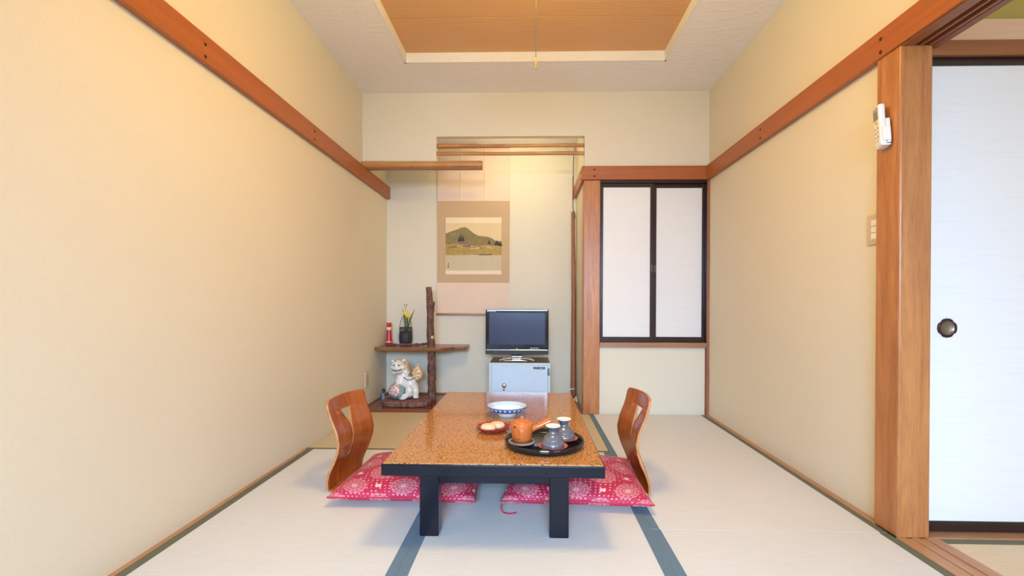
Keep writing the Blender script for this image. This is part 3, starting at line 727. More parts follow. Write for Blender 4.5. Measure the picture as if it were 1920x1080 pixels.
# blue and white bowl
bw = thing('footed_bowl', 'shallow white bowl with cobalt blue patterned rim at back of table', 'bowl', (-.107, 2.272, TZ))
M_PORC = plain('white_porcelain', (.86, .88, .92), .12, var=.02)
def m_cobalt():
    mt, nt, b = new_mat('cobalt_pattern_band'); setc(b, (.02, .1, .4), .12, 0, .5)
    v, s = nodes_xyz(nt); a = mth(nt, 'ARCTAN2', s[1], s[0]); q = mth(nt, 'SINE', mth(nt, 'MULTIPLY', a, 26))
    z = mth(nt, 'ABSOLUTE', mth(nt, 'SUBTRACT', s[2], .037)); f = mth(nt, 'MULTIPLY', mth(nt, 'GREATER_THAN', q, .1), mth(nt, 'LESS_THAN', z, .0045))
    n = noisen(nt, v, 90, 2)
    nt.links.new(mixc(nt, f, mixc(nt, n, (.01, .07, .32), (.05, .22, .62)), (.82, .88, .95)), b.inputs['Base Color']); return mt
bm = B(); lathe(bm, [(.038, .000), (.044, .000), (.047, .012), (.052, .016), (.066, .0205)], n=64); lathe(bm, [(.0955, .0465), (.094, .0455), (.080, .034), (.060, .022), (.040, .017), (0, .016)], n=64)
lathe(bm, [(.038, 0), (.036, .010), (0, .012)], n=64); obj('bowl_body', bm, M_PORC, bw)
bm = B(); lathe(bm, [(.066, .0205), (.080, .026), (.090, .033), (.0965, .040), (.0990, .0445), (.0985, .0465), (.0955, .0465)], n=96); o = obj('rim_band', bm, m_cobalt(), bw); o['label'] = 'cobalt blue band with white dashes'
bm = B(); lathe(bm, [(.0958, .0470), (.090, .0435), (.082, .0375), (.076, .0325)], n=64); o = obj('inner_band', bm, plain('pale_blue_glaze', (.52, .66, .84), .15, var=.25, vscale=60), bw); o['label'] = 'pale blue inner rim'

# ---------------------------------------------------------------- safe and television
sf = thing('steel_safe', 'small pale blue-grey steel safe under the television', 'safe', (-.076, 3.69, .022))
SX, SD, SH = .2415, .39, .333
bm = B(); bx(bm, -SX, SX, .006, SD, 0, SH-.003); bx(bm, -SX, -SX+.018, 0, .006, 0, SH); bx(bm, SX-.018, SX, 0, .006, 0, SH); bx(bm, -SX+.018, SX-.018, 0, .006, SH-.016, SH); bx(bm, -SX+.018, SX-.018, 0, .006, 0, .016)
obj('cabinet', bm, M_SAFE, sf, .0015)
bm = B(); bx(bm, -SX+.004, SX-.004, .004, SD-.004, SH-.002, SH+.001); o = obj('top_panel', bm, M_SAFET, sf, .001); o['label'] = 'dull olive grey top'
bm = B(); bx(bm, -SX+.0205, SX-.0215, -.004, .008, .019, SH-.019); dr = obj('door', bm, M_SAFED, sf, .003)
bm = B(); lathe(bm, [(0, .020), (.010, .020), (.0155, .016), (.0165, .010), (.019, .004), (.0215, 0)], (-.122, -.004, .155), 32, axis=(0, -1, 0)); obj('dial', bm, M_CHROME, dr)
bm = B(); lathe(bm, [(0, .005), (.0085, .005), (.0105, 0)], (-.124, -.004, .124), 24, axis=(0, -1, 0)); obj('key_lock', bm, M_CHROME, dr)
bm = B(); bx(bm, .108, .199, -.0055, -.0035, .285, .303); bd = obj('badge', bm, plain('badge_black', (.015, .015, .02), .3), dr, .002)
bm = B()   # the badge's slanted silver script, illegible at this size
x = .118
pts = [(.008, .013), (.002, .014), (-.002, .010), (-.003, .004), (.001, .001), (.007, .003), (.013, .013), (.012, .002), (.016, .009), (.021, .003), (.020, .010), (.026, .009), (.027, .003), (.033, .010), (.036, .002), (.041, .010), (.044, .002), (.049, .010), (.053, .003), (.058, .010), (.061, .003), (.066, .013), (.071, .003), (.078, .012)]
tube(bm, [(x+a_*.97, -.0058, .2865+b_) for a_, b_ in pts], .0012, 5); obj('badge_script', bm, M_CHROME, dr)
for z0 in (.235, .03):
    bm = B(); bx(bm, SX-.016, SX-.003, -.003, .004, z0, z0+.058); hg = obj('hinge', bm, M_CHROME, sf, .001)
    bm = B(); tube(bm, [(SX-.0185, -.004, z0), (SX-.0185, -.004, z0+.058)], .0025, 10); obj('hinge_pin', bm, M_GROOVE, hg)

tvv = thing('television', 'small flat black television on a silver stand on the safe', 'television', (-.101, 3.80, .3575))
TW, T0, T1 = .2555, .052, .418
bm = B(); bx(bm, -TW, TW, 0, .045, T0, T1); bx(bm, -.17, .17, .04, .075, T0+.05, T1-.05); obj('casing', bm, M_TVB, tvv, .006)
bm = B(); bx(bm, -TW+.006, TW-.006, -.003, .002, T0+.036, T1-.008); sc_ = obj('bezel', bm, M_TVB, tvv, .002)
bm = B(); bx(bm, -TW+.029, TW-.029, -.0036, -.002, T0+.082, T1-.029); obj('screen', bm, M_SCREEN, tvv)
bm = B(); bx(bm, -TW+.004, TW-.004, -.006, .002, T0+.033, T0+.040); obj('silver_strip', bm, M_CHROME, tvv, .001)
bm = B(); bx(bm, -TW+.002, TW-.002, -.005, .002, T0+.001, T0+.032); obj('speaker_bar', bm, M_TVG, tvv, .002)
bm = B(); bx(bm, -TW+.010, TW-.010, -.004, 0, T1-.012, T1-.004); obj('top_strip', bm, plain('pale_silver_strip', (.6, .6, .66), .2, .5), tvv)
bm = B()
for k in range(14): bx(bm, -TW+.012+.0055*k, -TW+.0152+.0055*k, -.0042, -.0036, T1-.020, T1-.0155+(.0015 if k % 3 else 0))
obj('name_lettering', bm, M_PLWHITE, sc_)
bm = B()
for k in range(7): bx(bm, .105+.011*k, .110+.011*k, -.0042, -.003, T0+.049, T0+.054+(.003 if k % 2 else 0))
obj('indicator_marks', bm, M_PLWHITE, sc_)
bm = B(); bx(bm, -.006, .006, -.0042, -.003, T0+.046, T0+.049); obj('center_mark', bm, M_PLWHITE, sc_)
bm = B(); bx(bm, -.045, .045, .008, .045, .026, .060); obj('neck', bm, M_TVB, tvv, .004)
bm = B(); bx(bm, -.044, .044, -.006, .006, .030, .038); obj('neck_badge', bm, M_CHROME, tvv, .002)
st = None; bm = B()
for s_ in (-1, 1):
    tube(bm, spline([(s_*.02, .010, .022), (s_*.07, -.004, .018), (s_*.115, -.022, .012), (s_*.135, -.032, .006)], 5), .0075, 12)
    tube(bm, spline([(s_*.02, .03, .02), (s_*.08, .07, .014), (s_*.12, .10, .006)], 5), .0075, 12)
    lathe(bm, [(0, .018), (.006, .0165), (.0075, .009), (.0075, .0015), (0, .0015)], (s_*.133, -.032, 0), 20)
tube(bm, spline([(-.105, -.058, .007), (-.05, -.066, .010), (0, -.068, .011), (.05, -.066, .010), (.08, -.058, .007)], 5), .0068, 12)
bx(bm, -.034, .034, -.05, .03, .008, .026); lathe(bm, [(0, .0015), (.006, .0015), (.006, .012), (0, .014)], (-.1, -.057, 0), 16)
obj('stand', bm, plain('pale_silver_metal', (.72, .70, .72), .22, .8), tvv)
bm = B()
for k in range(4): tube(bm, spline([(.06+.01*k, .05, .07), (.075+.012*k, .02, .045+.004*k), (.085+.008*k, .05, .02), (.09+.01*k, .10, .005)], 5), .0018, 6)
obj('cables', bm, plain('grey_cable', (.5, .5, .5), .5), tvv)

# ---------------------------------------------------------------- hanging scroll
scx0, scx1 = -.813, -.177; SY = YB-.008
scr = thing('hanging_scroll', 'tall hanging scroll with a landscape painting of a green hill by water', 'hanging scroll', (-.495, SY, .727))
def sp(name, x0, x1, z0, z1, mt, d=.0, parent=None, th=.0012):
    bm = B(); bx(bm, x0, x1, SY-th-d, SY-d, z0, z1); return part(name, bm, mt, parent or scr)
sp('upper_mount', scx0, scx1, 1.721, 2.185, M_PINKP, .001)
sp('middle_mount', scx0, scx1, 1.003, 1.721, M_TANP, .001)
sp('lower_mount', scx0, scx1, .735, 1.003, M_PINKP, .001)
bm = B(); tube(bm, [(scx0-.006, SY-.010, .727), (scx1+.006, SY-.010, .727)], .0095, 16); part('roller', bm, plain('roller_pink', (.50, .27, .19), .5), scr)
bm = B(); tube(bm, [(scx0, SY-.004, 2.188), (scx1, SY-.004, 2.188)], .006, 12); part('top_rod', bm, M_KAMOIX, scr)
for fx in (-.603, -.390):
    bm = B(); bx(bm, fx-.0065, fx+.0065, SY-.0045, SY-.0032, 1.722, 2.185)
    q = part('hanging_ribbon', bm, M_CREAM, scr)
    bm = B(); bx(bm, fx-.0090, fx-.0068, SY-.0045, SY-.0032, 1.722, 2.185); bx(bm, fx-.012, fx+.012, SY-.007, SY-.003, 1.716, 1.7215); part('ribbon_trim', bm, M_TANP, q)
px0, px1, pz0, pz1 = -.739, -.248, 1.077, 1.576
pw, ph = px1-px0, pz1-pz0
ptg = sp('painting_ground', px0, px1, pz0, pz1, M_CREAM, .0024); ptg.name = 'painting'
def layer(polys, mt, d):
    bm = B()
    for pol in polys:
        prism(bm, pol, lambda x, z, d=d: Vector((px0+pw*x, SY-.0036-d, pz0+ph*(1-z))), lambda x, z, d=d: Vector((px0+pw*x, SY-.0032-d+.0001, pz0+ph*(1-z))))
    return bm
# picture coordinates: x right 0..1, z down 0..1
def jag(pts, amp=.006, sub=6, seed=1):
    rnd = random.Random(seed); o = []
    for (a, b_), (c, d_) in zip(pts, pts[1:]):
        for k in range(sub): t_ = k/sub; o.append((a+(c-a)*t_, b_+(d_-b_)*t_+rnd.uniform(-amp, amp)))
    o.append(pts[-1]); return o
ridge = jag([(0.0, .28), (.10, .245), (.20, .215), (.27, .18), (.33, .172), (.38, .185), (.42, .215), (.46, .245), (.52, .29), (.60, .325), (.68, .335), (.76, .34), (.84, .375), (.90, .41), (1.0, .415)], .005)
sky = [(0, .10), (1, .10), (1, .93), (0, .93)]
L_ = []
L_.append(part('sky_area', layer([sky], M_SKYP, .0006), M_SKYP, ptg))
L_.append(part('hill_area', layer([ridge+[(1, .54), (0, .54)]], M_HILL, .0012), M_HILL, ptg))
L_.append(part('field_area', layer([jag([(0, .48), (.15, .455), (.3, .47), (.5, .50), (.7, .485), (1, .49)], .006, seed=3)+[(1, .665), (0, .665)]], M_FIELD, .0018), M_FIELD, ptg))
L_.append(part('water_area', layer([jag([(0, .665), (.5, .66), (1, .67)], .003, seed=5)+[(1, .93), (0, .93)]], M_WATER, .0024), M_WATER, ptg))
trees = []
for tx_, tz0, tz1, tw in ((.24, .32, .43, .022), (.275, .27, .42, .026), (.315, .30, .42, .024), (.78, .39, .47, .03), (.92, .40, .49, .06), (.98, .43, .5, .04)):
    trees.append([(tx_-tw, tz1), (tx_-tw*.5, (tz0+tz1)/2), (tx_, tz0), (tx_+tw*.5, (tz0+tz1)/2), (tx_+tw, tz1)])
boat = [(.56, .645), (.60, .648), (.78, .648), (.84, .635), (.80, .66), (.62, .662)]
marks = [[(.02, .53), (.25, .525), (.25, .53), (.02, .536)], [(.1, .51), (.2, .505), (.21, .515), (.11, .52)], [(.4, .505), (.45, .50), (.45, .51), (.4, .512)], [(.55, .515), (.62, .51), (.63, .517), (.56, .521)], [(.63, .53), (.64, .53), (.64, .56), (.63, .56)], [(.035, .865), (.05, .85), (.065, .865), (.055, .882), (.038, .88)], [(.045, .80), (.058, .80), (.055, .84), (.043, .84)]]
part('ink_strokes', layer(trees+[boat]+marks, M_INK, .0030), M_INK, ptg)
part('house_roofs', layer([[(.22, .455), (.26, .425), (.36, .43), (.42, .47), (.36, .475), (.24, .47)], [(.30, .49), (.40, .485), (.48, .52), (.32, .52)]], M_ROOF, .0026), M_ROOF, ptg)
rnd = random.Random(4); dots = []
for k in range(16):
    x = rnd.uniform(.1, .85); z = .50+rnd.uniform(-.005, .04); s_ = rnd.uniform(.006, .013); dots.append([(x, z), (x+s_*1.6, z), (x+s_*1.6, z+s_), (x, z+s_)])
part('white_strokes', layer(dots+[[(.45, .548), (.6, .538), (.6, .544), (.45, .556)]], M_DOT, .0034), M_DOT, ptg)

# ---------------------------------------------------------------- branch stand with rustic plank shelf
stn = thing('rustic_shelf', 'rustic shelf plank pierced by an upright bark-covered branch in the alcove', 'shelf', (-.815, 3.83, .022))
bm = B(); pts = spline([(-.797, 3.83, .022), (-.800, 3.83, .12), (-.801, 3.832, .25), (-.803, 3.83, .38), (-.806, 3.83, .47), (-.812, 3.83, .60), (-.814, 3.83, .72), (-.812, 3.83, .80), (-.822, 3.83, .87), (-.828, 3.83, .955)], 8)
tube(bm, pts, [.033-.010*(i/(len(pts)-1))**1.5+.004*math.exp(-((i-56)/3)**2) for i in range(len(pts))], 24, wob=.22)
tube(bm, [(-.80, 3.82, .795), (-.785, 3.815, .815), (-.775, 3.81, .832)], [.020, .013, .006], 10, wob=.2)
tk = part('branch_post', bm, M_BARK, stn)
bm = B(); lathe(bm, [(0, .002), (.010, .002), (.014, -.003)], (-.790, 3.803, .545), 12, axis=(.5, -1, .2)); part('cut_knot', bm, plain('bare_cut_wood', (.62, .40, .24), .6), tk)
poly = [(XL+.001, 3.785), (-1.20, 3.765), (-1.12, 3.775), (-1.0, 3.76), (-.92, 3.765), (-.84, 3.75), (-.76, 3.752), (-.71, 3.765), (-.665, 3.80), (-.63, 3.865), (-.60, 3.875), (-.545, 3.885), (-.525, 3.90), (-.520, 4.0), (-.528, YB-.001), (XL+.001, YB-.001)]
bm = B(); prism(bm, poly, lambda x, y: Vector((x, y+.012, .432)), lambda x, y: Vector((x, y, .462)))
part('plank', bm, [M_PLANK], stn, .006)
bm = B(); pts = spline([(-1.195, 3.90, .472), (-1.10, 3.895, .474), (-1.0, 3.90, .475), (-.90, 3.905, .479), (-.845, 3.90, .484)], 8)
tube(bm, pts, [.010+.003*math.sin(i*1.3) for i in range(len(pts))], 12, wob=.3); part('bark_strip', bm, M_BARK, stn)

def S_(name, label, cat, loc, group=None): return thing(name, label, cat, loc, 0, group)
fl = S_('flashlight', 'red emergency flashlight standing at the left end of the plank', 'flashlight', (-1.216, 4.035, .4625))
M_REDP = plain('red_plastic', (.58, .025, .035), .28)
bm = B(); lathe(bm, [(0, 0), (.026, 0), (.0295, .004), (.030, .020), (.0255, .042), (.0225, .060), (.0205, .10), (.0200, .150), (.0185, .152), (.0185, .158), (.0205, .160), (.0205, .186), (.018, .190), (0, .190)], n=36); obj('body', bm, M_REDP, fl)
bm = B(); lathe(bm, [(.0208, .128), (.0213, .130), (.0213, .150), (.0208, .152)], n=36); o = obj('label_band', bm, plain('cream_label', (.85, .72, .45), .5), fl); o['label'] = 'cream label band'
bm = B(); lathe(bm, [(.0300, .022), (.0305, .024), (.0295, .028), (.029, .028)], n=36); o = obj('ring', bm, M_PLWHITE, fl); o['label'] = 'white ring'
pt = S_('flower_basket', 'dark woven basket pot on the plank holding daffodils', 'flower pot', (-1.073, 4.045, .4625))
bm = B(); lathe(bm, [(0, 0), (.045, 0), (.053, .012), (.057, .045), (.0565, .085), (.053, .112), (.050, .112), (.052, .085), (.050, .03), (0, .02)], n=40); obj('basket', bm, plain('black_woven_cane', (.022, .022, .028), .5, bump=.8, bscale=160), pt)
bm = B()
for k in range(24):
    a = 2*math.pi*k/24; tube(bm, [(math.cos(a)*.053, math.sin(a)*.053, .108), (math.cos(a+.13)*.053, math.sin(a+.13)*.053, .145)], .0014, 5)
    tube(bm, [(math.cos(a)*.053, math.sin(a)*.053, .108), (math.cos(a-.13)*.053, math.sin(a-.13)*.053, .145)], .0014, 5)
lathe(bm, [(.050, .143), (.055, .143), (.056, .147), (.055, .151), (.050, .151)], n=40)
obj('open_rim', bm, plain('dark_cane', (.05, .042, .035), .5), pt)
bm = B(); tube(bm, spline([(-.052, 0, .148), (-.048, 0, .19), (-.030, 0, .235), (-.005, 0, .265), (.02, 0, .25), (.042, 0, .20), (.052, 0, .148)], 6), .0022, 8); obj('handle', bm, plain('brown_cane', (.13, .06, .03), .5), pt)
M_LEAF = plain('dark_green_leaf', (.035, .085, .020), .4); M_YEL = plain('daffodil_yellow', (.80, .66, .06), .5)
fw_ = S_('daffodil', 'yellow daffodils with dark green leaves in the basket pot', 'flower', (-1.073, 4.045, .60))
def leaf(pts, wmax):
    bm = B(); P_ = spline(pts, 6); n = len(P_); rowsA = []
    for i, p in enumerate(P_):
        t_ = i/(n-1); w_ = wmax*(math.sin(math.pi*(.18+.82*t_)))**.6*(1 if t_ < 1 else .05)
        rowsA.append((bm.verts.new(p+Vector((-w_, .0, 0))), bm.verts.new(p+Vector((0, -.0025, 0))), bm.verts.new(p+Vector((w_, 0, 0)))))
    for A, C in zip(rowsA, rowsA[1:]):
        for k in (0, 1): bm.faces.new((A[k], A[k+1], C[k+1], C[k])).smooth = True
    o = obj('leaf', bm, M_LEAF, fw_); s_ = o.modifiers.new('solid', 'SOLIDIFY'); s_.thickness = .0012
leaf([(0, 0, -.08), (-.004, 0, .02), (-.014, 0, .11), (-.027, 0, .168)], .006)
leaf([(.01, 0, -.08), (.022, 0, .02), (.045, 0, .10), (.078, 0, .172)], .0055)
leaf([(.012, .01, -.08), (.014, .01, .03), (.010, .01, .09), (.004, .01, .12)], .0045)
for (hx_, hz_) in ((.006, .128), (.022, .112), (-.008, .142)):
    bm = B(); tube(bm, spline([(.005, 0, -.08), (.008, 0, .04), (hx_, 0, hz_)], 5), .0018, 6); stm = obj('stem', bm, M_LEAF, fw_)
    bm = B()
    for k in range(6):
        a = 2*math.pi*k/6; q = Vector((math.cos(a), -.25, math.sin(a))); ell(bm, Vector((hx_, -.006, hz_))+q*.012, (.011, .0025, .0055), (-a, 'Y'), 8)
    tube(bm, [(hx_, -.006, hz_), (hx_, -.020, hz_)], [.004, .0065], 12); obj('blossom', bm, M_YEL, stm)
bm = B(); tube(bm, spline([(.0, .004, .10), (-.006, .004, .15), (-.002, .004, .18), (.006, .004, .205)], 4), .0014, 6); tube(bm, [(-.002, .004, .178), (-.010, .004, .192), (-.014, .004, .205)], .0012, 6)
ell(bm, (.006, .004, .207), (.004, .003, .006)); ell(bm, (-.014, .004, .207), (.0035, .003, .006)); obj('dried_tip', bm, plain('dry_brown_stem', (.14, .08, .04), .7), fw_)

# bark slab and guardian lion
slab = B(); rnd = random.Random(9); poly = []
for k in range(40):
    a = 2*math.pi*k/40; ca, sa = math.cos(a), math.sin(a)
    ex = (abs(ca)**.5)*(1 if ca > 0 else -1); ey = (abs(sa)**.6)*(1 if sa > 0 else -1)
    poly.append((-.962+.192*ex*(1+rnd.uniform(-.03, .03)), 3.70+.135*ey*(1+rnd.uniform(-.05, .05))))
prism(slab, poly, lambda x, y: Vector((-.962+(x+.962)*.96, 3.70+(y-3.70)*.95, .0225)), lambda x, y: Vector((x, y, .062)))
o = obj('bark_slab', slab, M_SLAB, None, .008); tag(o, 'reddish brown bark-edged wood slab under the ceramic lion', 'wood slab')
LZ = .063; LX, LY = -.985, 3.735
ln = thing('guardian_lion_figurine', 'white and orange ceramic guardian lion with a paw on a flowered ball', 'figurine', (LX, LY, LZ), math.radians(0))
def m_ceramic(name, c1, c2, c3, t_=.6, sc=45):
    mt, nt, b = new_mat(name); setc(b, c1, .22, 0, .5)
    v, s = nodes_xyz(nt); n = noisen(nt, v, sc, 3); n2 = noisen(nt, v, sc*1.7, 3)
    c = mixc(nt, ramp(nt, n, t_, t_+.06), c1, c2); c = mixc(nt, ramp(nt, n2, .64, .67), c, c3); nt.links.new(c, b.inputs['Base Color']); return mt
M_LW = m_ceramic('white_crackle_glaze', (.80, .78, .76), (.60, .52, .50), (.25, .20, .18), .62)
M_LO = m_ceramic('orange_ochre_glaze', (.66, .36, .16), (.82, .68, .52), (.30, .15, .06), .50, 60)
M_LP = m_ceramic('pink_flower_glaze', (.62, .30, .29), (.80, .70, .60), (.35, .10, .12), .50, 55)
def fused(name, parts, mt, parent, vox=.0035):
    bm = B()
    for q in parts: ell(bm, *q, seg=16)
    o = obj(name, bm, mt, parent); r = o.modifiers.new('remesh', 'REMESH'); r.mode = 'VOXEL'; r.voxel_size = vox; r.use_smooth_shade = True
    s_ = o.modifiers.new('smooth', 'SMOOTH'); s_.iterations = 4; s_.factor = .5
    return o
body = fused('body', [
    ((.025, .005, .115), (.058, .052, .058)), ((.045, .01, .085), (.050, .05, .055)), ((-.030, -.010, .155), (.042, .042, .052)), ((-.050, -.018, .150), (.034, .034, .045)),
    ((-.015, 0, .195), (.036, .036, .036)), ((.0, .0, .215), (.03, .03, .03)),
    ((-.058, -.020, .262), (.050, .042, .040)), ((-.064, -.058, .244), (.036, .020, .015)), ((-.064, -.066, .252), (.013, .012, .010)), ((-.062, -.044, .214), (.032, .020, .009)), ((-.084, -.050, .278), (.019, .014, .013)), ((-.040, -.050, .278), (.019, .014, .013)), ((-.100, -.035, .250), (.018, .018, .016)), ((-.020, -.035, .248), (.018, .018, .016)), ((-.04, -.02, .13), (.045, .040, .045)), ((-.03, 0, .19), (.045, .036, .036)),
    ((-.055, -.035, .115), (.021, .026, .040)), ((-.062, -.055, .112), (.020, .022, .014)),
    ((.035, -.045, .060), (.034, .030, .050)), ((.012, -.075, .030), (.032, .026, .020)), ((-.005, -.088, .014), (.030, .024, .013)), ((.075, -.01, .05), (.030, .030, .050)), ((.085, -.03, .014), (.026, .026, .013)), ((-.02, .03, .05), (.022, .026, .055)), ((-.035, .02, .012), (.03, .02, .012))], M_LW, ln)
fused('ear', [((-.104, -.018, .296), (.017, .009, .010), (.5, 'Y'))], M_LW, ln, .003); fused('ear', [((-.018, -.018, .303), (.019, .008, .011), (-.35, 'Y'))], M_LW, ln, .003)
mane = []
for k in range(9):
    a = -.9+k*.42; mane.append(((-.052+.056*math.sin(a+.9), .012, .248+.050*math.cos(a+.9)), (.017, .018, .016)))
mane += [((.000, -.012, .250), (.018, .022, .03)), ((.010, -.008, .222), (.018, .02, .022)), ((-.040, -.046, .205), (.016, .014, .010)), ((-.095, -.035, .215), (.012, .014, .016)), ((-.080, -.050, .200), (.014, .012, .010)), ((-.06, -.02, .302), (.03, .015, .008))]
fused('mane', mane, M_LO, ln)
fused('tail', [((.088, .005, .175), (.040, .028, .034)), ((.090, .0, .206), (.040, .026, .030)), ((.112, .0, .190), (.022, .02, .026)), ((.066, .0, .200), (.022, .02, .022)), ((.078, .0, .225), (.022, .018, .018)), ((.092, .0, .240), (.018, .015, .018)), ((.095, .0, .262), (.009, .009, .016)), ((.075, .02, .155), (.02, .02, .025))], M_LO, ln, .003)
bl = fused('flowered_ball', [((-.064, -.042, .064), (.066, .060, .064))], plain('celadon_grey_glaze', (.28, .40, .42), .2, var=.2), ln)
fl_ = []
rnd = random.Random(2)
for (a, b_) in ((-.5, .2), (-.2, -.1), (.05, .25), (.3, -.05), (-.05, .5), (.35, .35), (-.35, .55), (-.6, -.1), (.1, -.3), (.55, .15), (-.15, .8), (.25, .7)):
    d_ = Vector((math.sin(a), -math.cos(a)*math.cos(b_), math.sin(b_))).normalized(); fl_.append((Vector((-.064, -.042, .064))+d_*.059, (.017, .013, .017)))
fused('ball_flowers', fl_, M_LP, ln, .0025)
for ex in (-.082, -.044):
    bm = B(); ell(bm, (ex, -.064, .270), (.006, .005, .006)); obj('eye', bm, M_GROOVE, ln)
bm = B(); tube(bm, spline([(-.100, -.050, .232), (-.088, -.066, .228), (-.064, -.074, .226), (-.042, -.066, .228), (-.028, -.048, .233)], 5), .0022, 6); obj('mouth_line', bm, M_GROOVE, ln)
bm = B(); tube(bm, spline([(-.012, -.048, .175), (.01, -.052, .160), (.03, -.05, .152), (.055, -.04, .158), (.065, -.02, .165)], 5), .003, 8); obj('collar_cord', bm, plain('navy_glaze', (.04, .06, .12), .25), ln)
sm = thing('small_figurine', 'tiny dark blue figurine in the alcove corner left of the lion', 'figurine', (-1.212, 3.87, .0228))
M_NAVY = plain('dark_navy_glaze', (.03, .045, .07), .25)
bm = B(); lathe(bm, [(0, 0), (.015, 0), (.016, .004), (.013, .02), (.012, .035), (.015, .042), (.010, .050), (.006, .054), (0, .054)], n=24); obj('body', bm, plain('steel_blue_glaze', (.25, .32, .40), .25), sm)
bm = B(); ell(bm, (0, 0, .064), (.012, .012, .013)); lathe(bm, [(.0155, .068), (.012, .080), (.008, .088), (0, .089)], n=24); obj('head', bm, M_NAVY, sm)
bm = B(); tube(bm, [(-.024, 0, .034), (-.008, -.004, .042), (.008, -.004, .042), (.018, 0, .036)], .005, 8); obj('arms', bm, M_NAVY, sm)

# ---------------------------------------------------------------- wooden corner pole, cable, power strip
bm = B(); pts = spline([(.398, 4.055, .022), (.396, 4.06, .30), (.3975, 4.065, .75), (.394, 4.07, 1.15), (.3905, 4.08, 1.45), (.388, 4.09, 1.62)], 8)
n_ = len(pts); pts2 = [(p.x-.016, p.y, p.z) for p in pts]
tube(bm, pts2, [.024-.011*(i/(n_-1)) for i in range(n_)], 16, wob=.1)
tag(obj('wooden_pole', bm, M_POSTD), 'thin reddish brown natural pole in the right corner of the alcove', 'pole')
cbl = thing('black_cable', 'thin black cable hanging from the niche down to the corner pole', 'cable', (.37, 4.08, 1.62))
bm = B(); tube(bm, spline([(.392, 4.10, 2.19), (.378, 4.09, 2.10), (.374, 4.085, 1.95), (.374, 4.08, 1.80), (.372, 4.075, 1.70), (.370, 4.07, 1.66), (.376, 4.055, 1.622), (.386, 4.05, 1.60), (.388, 4.045, 1.56)], 8), .0028, 8)
part('wire', bm, plain('black_rubber', (.02, .015, .012), .5), cbl)
bm = B(); tube(bm, [(.3735, 4.082, 1.93), (.373, 4.078, 1.72)], .0052, 10); part('brown_sleeve', bm, plain('brown_tape', (.22, .08, .04), .5), cbl)
ps = thing('power_strip', 'small white power strip on the alcove floor beside the pillar', 'power strip', (.335, 3.60, .022))
bm = B(); bx(bm, -.028, .018, -.02, .05, 0, .030); obj('body', bm, M_PLWHITE, ps, .004)
for q in ((.018, .030, -.012, .03, .004, .022), (-.02, -.006, -.015, .0, .030, .044)):
    bm = B(); bx(bm, *q); obj('plug', bm, plain('grey_plug', (.35, .33, .32), .4), ps, .002)
wc = thing('white_cables', 'tangle of white electric cables on the alcove floor near the pillar', 'cable', (.33, 3.75, .022))
for pp in ([(.385, 4.0, .10), (.33, 3.97, .09), (.29, 3.93, .035), (.27, 3.85, .0275), (.30, 3.78, .0275)], [(.26, 3.98, .0275), (.30, 3.93, .0285), (.36, 3.92, .03), (.385, 3.88, .028), (.35, 3.80, .028), (.27, 3.76, .0275)], [(.24, 3.80, .0275), (.29, 3.77, .03), (.36, 3.82, .034), (.388, 3.9, .05), (.385, 3.8, .03)], [(.22, 3.70, .0275), (.27, 3.68, .03), (.30, 3.64, .045), (.31, 3.62, .060)]):
    bm = B(); tube(bm, spline(pp, 8), .0042, 8); part('wire', bm, M_PLWHITE, wc)

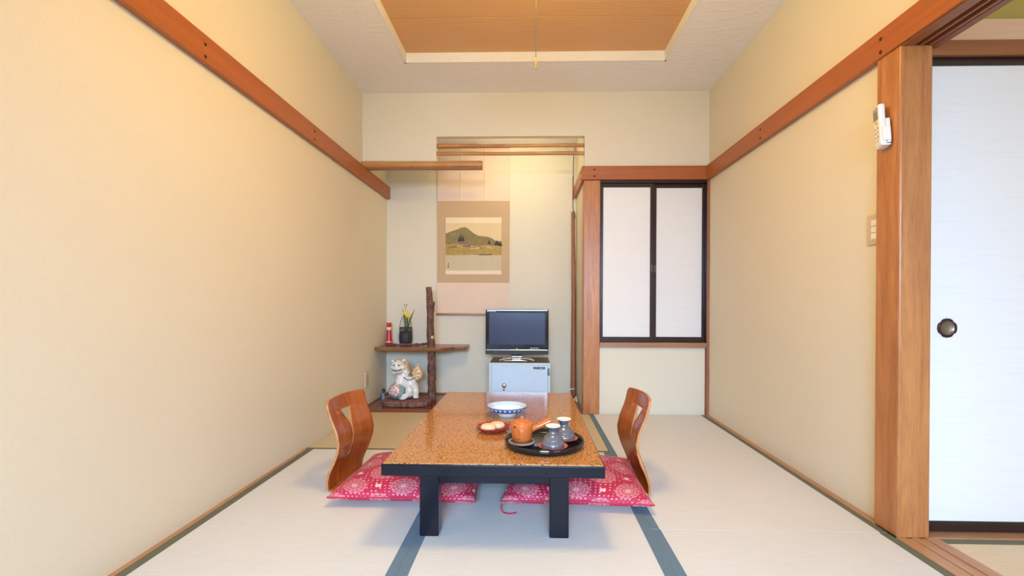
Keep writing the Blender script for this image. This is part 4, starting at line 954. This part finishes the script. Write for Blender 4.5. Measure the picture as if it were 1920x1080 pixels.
# ---------------------------------------------------------------- outlet, switch, remote control
ot = thing('wall_outlet', 'beige wall outlet plate low on the left wall', 'outlet', (XL, 3.600, .232))
bm = B(); bx(bm, .0003, .009, -.036, .036, -.060, .060); obj('plate', bm, M_CREAMPL, ot, .002)
bm = B(); bx(bm, .009, .011, -.012, .012, -.034, .034); so = obj('socket', bm, plain('beige_socket', (.50, .36, .25), .4), ot, .001)
for z in (-.018, .014):
    for y in (-.005, .005):
        bm = B(); bx(bm, .0108, .0113, y-.001, y+.001, z, z+.007); obj('slot', bm, M_GROOVE, so)
sw = thing('light_switch', 'beige light switch with three white buttons beside the thick pillar', 'light switch', (XR, 1.838, 1.113))
bm = B(); bx(bm, -.007, -.0003, -.034, .034, -.057, .057); obj('plate', bm, plain('beige_switch_plate', (.62, .49, .33), .4), sw, .002)
for z in (-.026, 0, .026):
    bm = B(); bx(bm, -.010, -.006, -.033, .008, z-.0115, z+.0115); obj('button', bm, M_PLWHITE, sw, .0015)
rm = thing('remote_control', 'white air conditioner remote in its holder on the thick pillar', 'remote control', (1.302, 1.748, 1.478), 0)
rm.rotation_euler = (math.radians(-4), math.radians(-2), math.radians(-14))
bm = B()
for sx0, sx1, hy_, z0, z1 in ((-.034, -.012, .024, -.076, .078),): bx(bm, sx0, sx1, -hy_, hy_, z0, z1)
obj('body', bm, M_PLWHITE, rm, .008, seg=4)
bm = B(); bx(bm, -.0352, -.0335, -.018, .018, .022, .068); lcd = obj('display_frame', bm, plain('grey_display_frame', (.42, .38, .35), .4), rm, .001)
bm = B(); bx(bm, -.0360, -.0350, -.012, .012, .028, .054); obj('display', bm, plain('grey_green_display', (.22, .22, .17), .2), lcd)
bm = B(); bx(bm, -.0358, -.0335, -.009, .004, .008, .016); obj('button', bm, plain('yellow_button', (.75, .45, .05), .4), rm, .001)['label'] = 'yellow button'
bm = B(); k_ = 0
for z in (-.008, -.024, -.040, -.054):
    for y in (-.010, .009): bx(bm, -.0352, -.0338, y-.0055, y+.0055, z-.004, z+.003)
obj('keypad', bm, plain('pale_grey_keys', (.66, .66, .62), .5), rm, .001)
bm = B()
for z in (-.008, -.024, -.040):
    for y in (-.010, .009): bx(bm, -.0355, -.0350, y-.0035, y+.002, z-.001, z+.001)
obj('key_marks', bm, M_GROOVE, rm)
bm = B(); bx(bm, -.014, -.002, -.027, .027, -.070, .020); bx(bm, -.028, -.002, -.029, -.0245, -.062, -.012); bx(bm, -.028, -.002, .0245, .029, -.062, -.012); bx(bm, -.030, -.002, -.024, .024, -.078, -.072)
obj('holder', bm, M_PLWHITE, rm, .002)
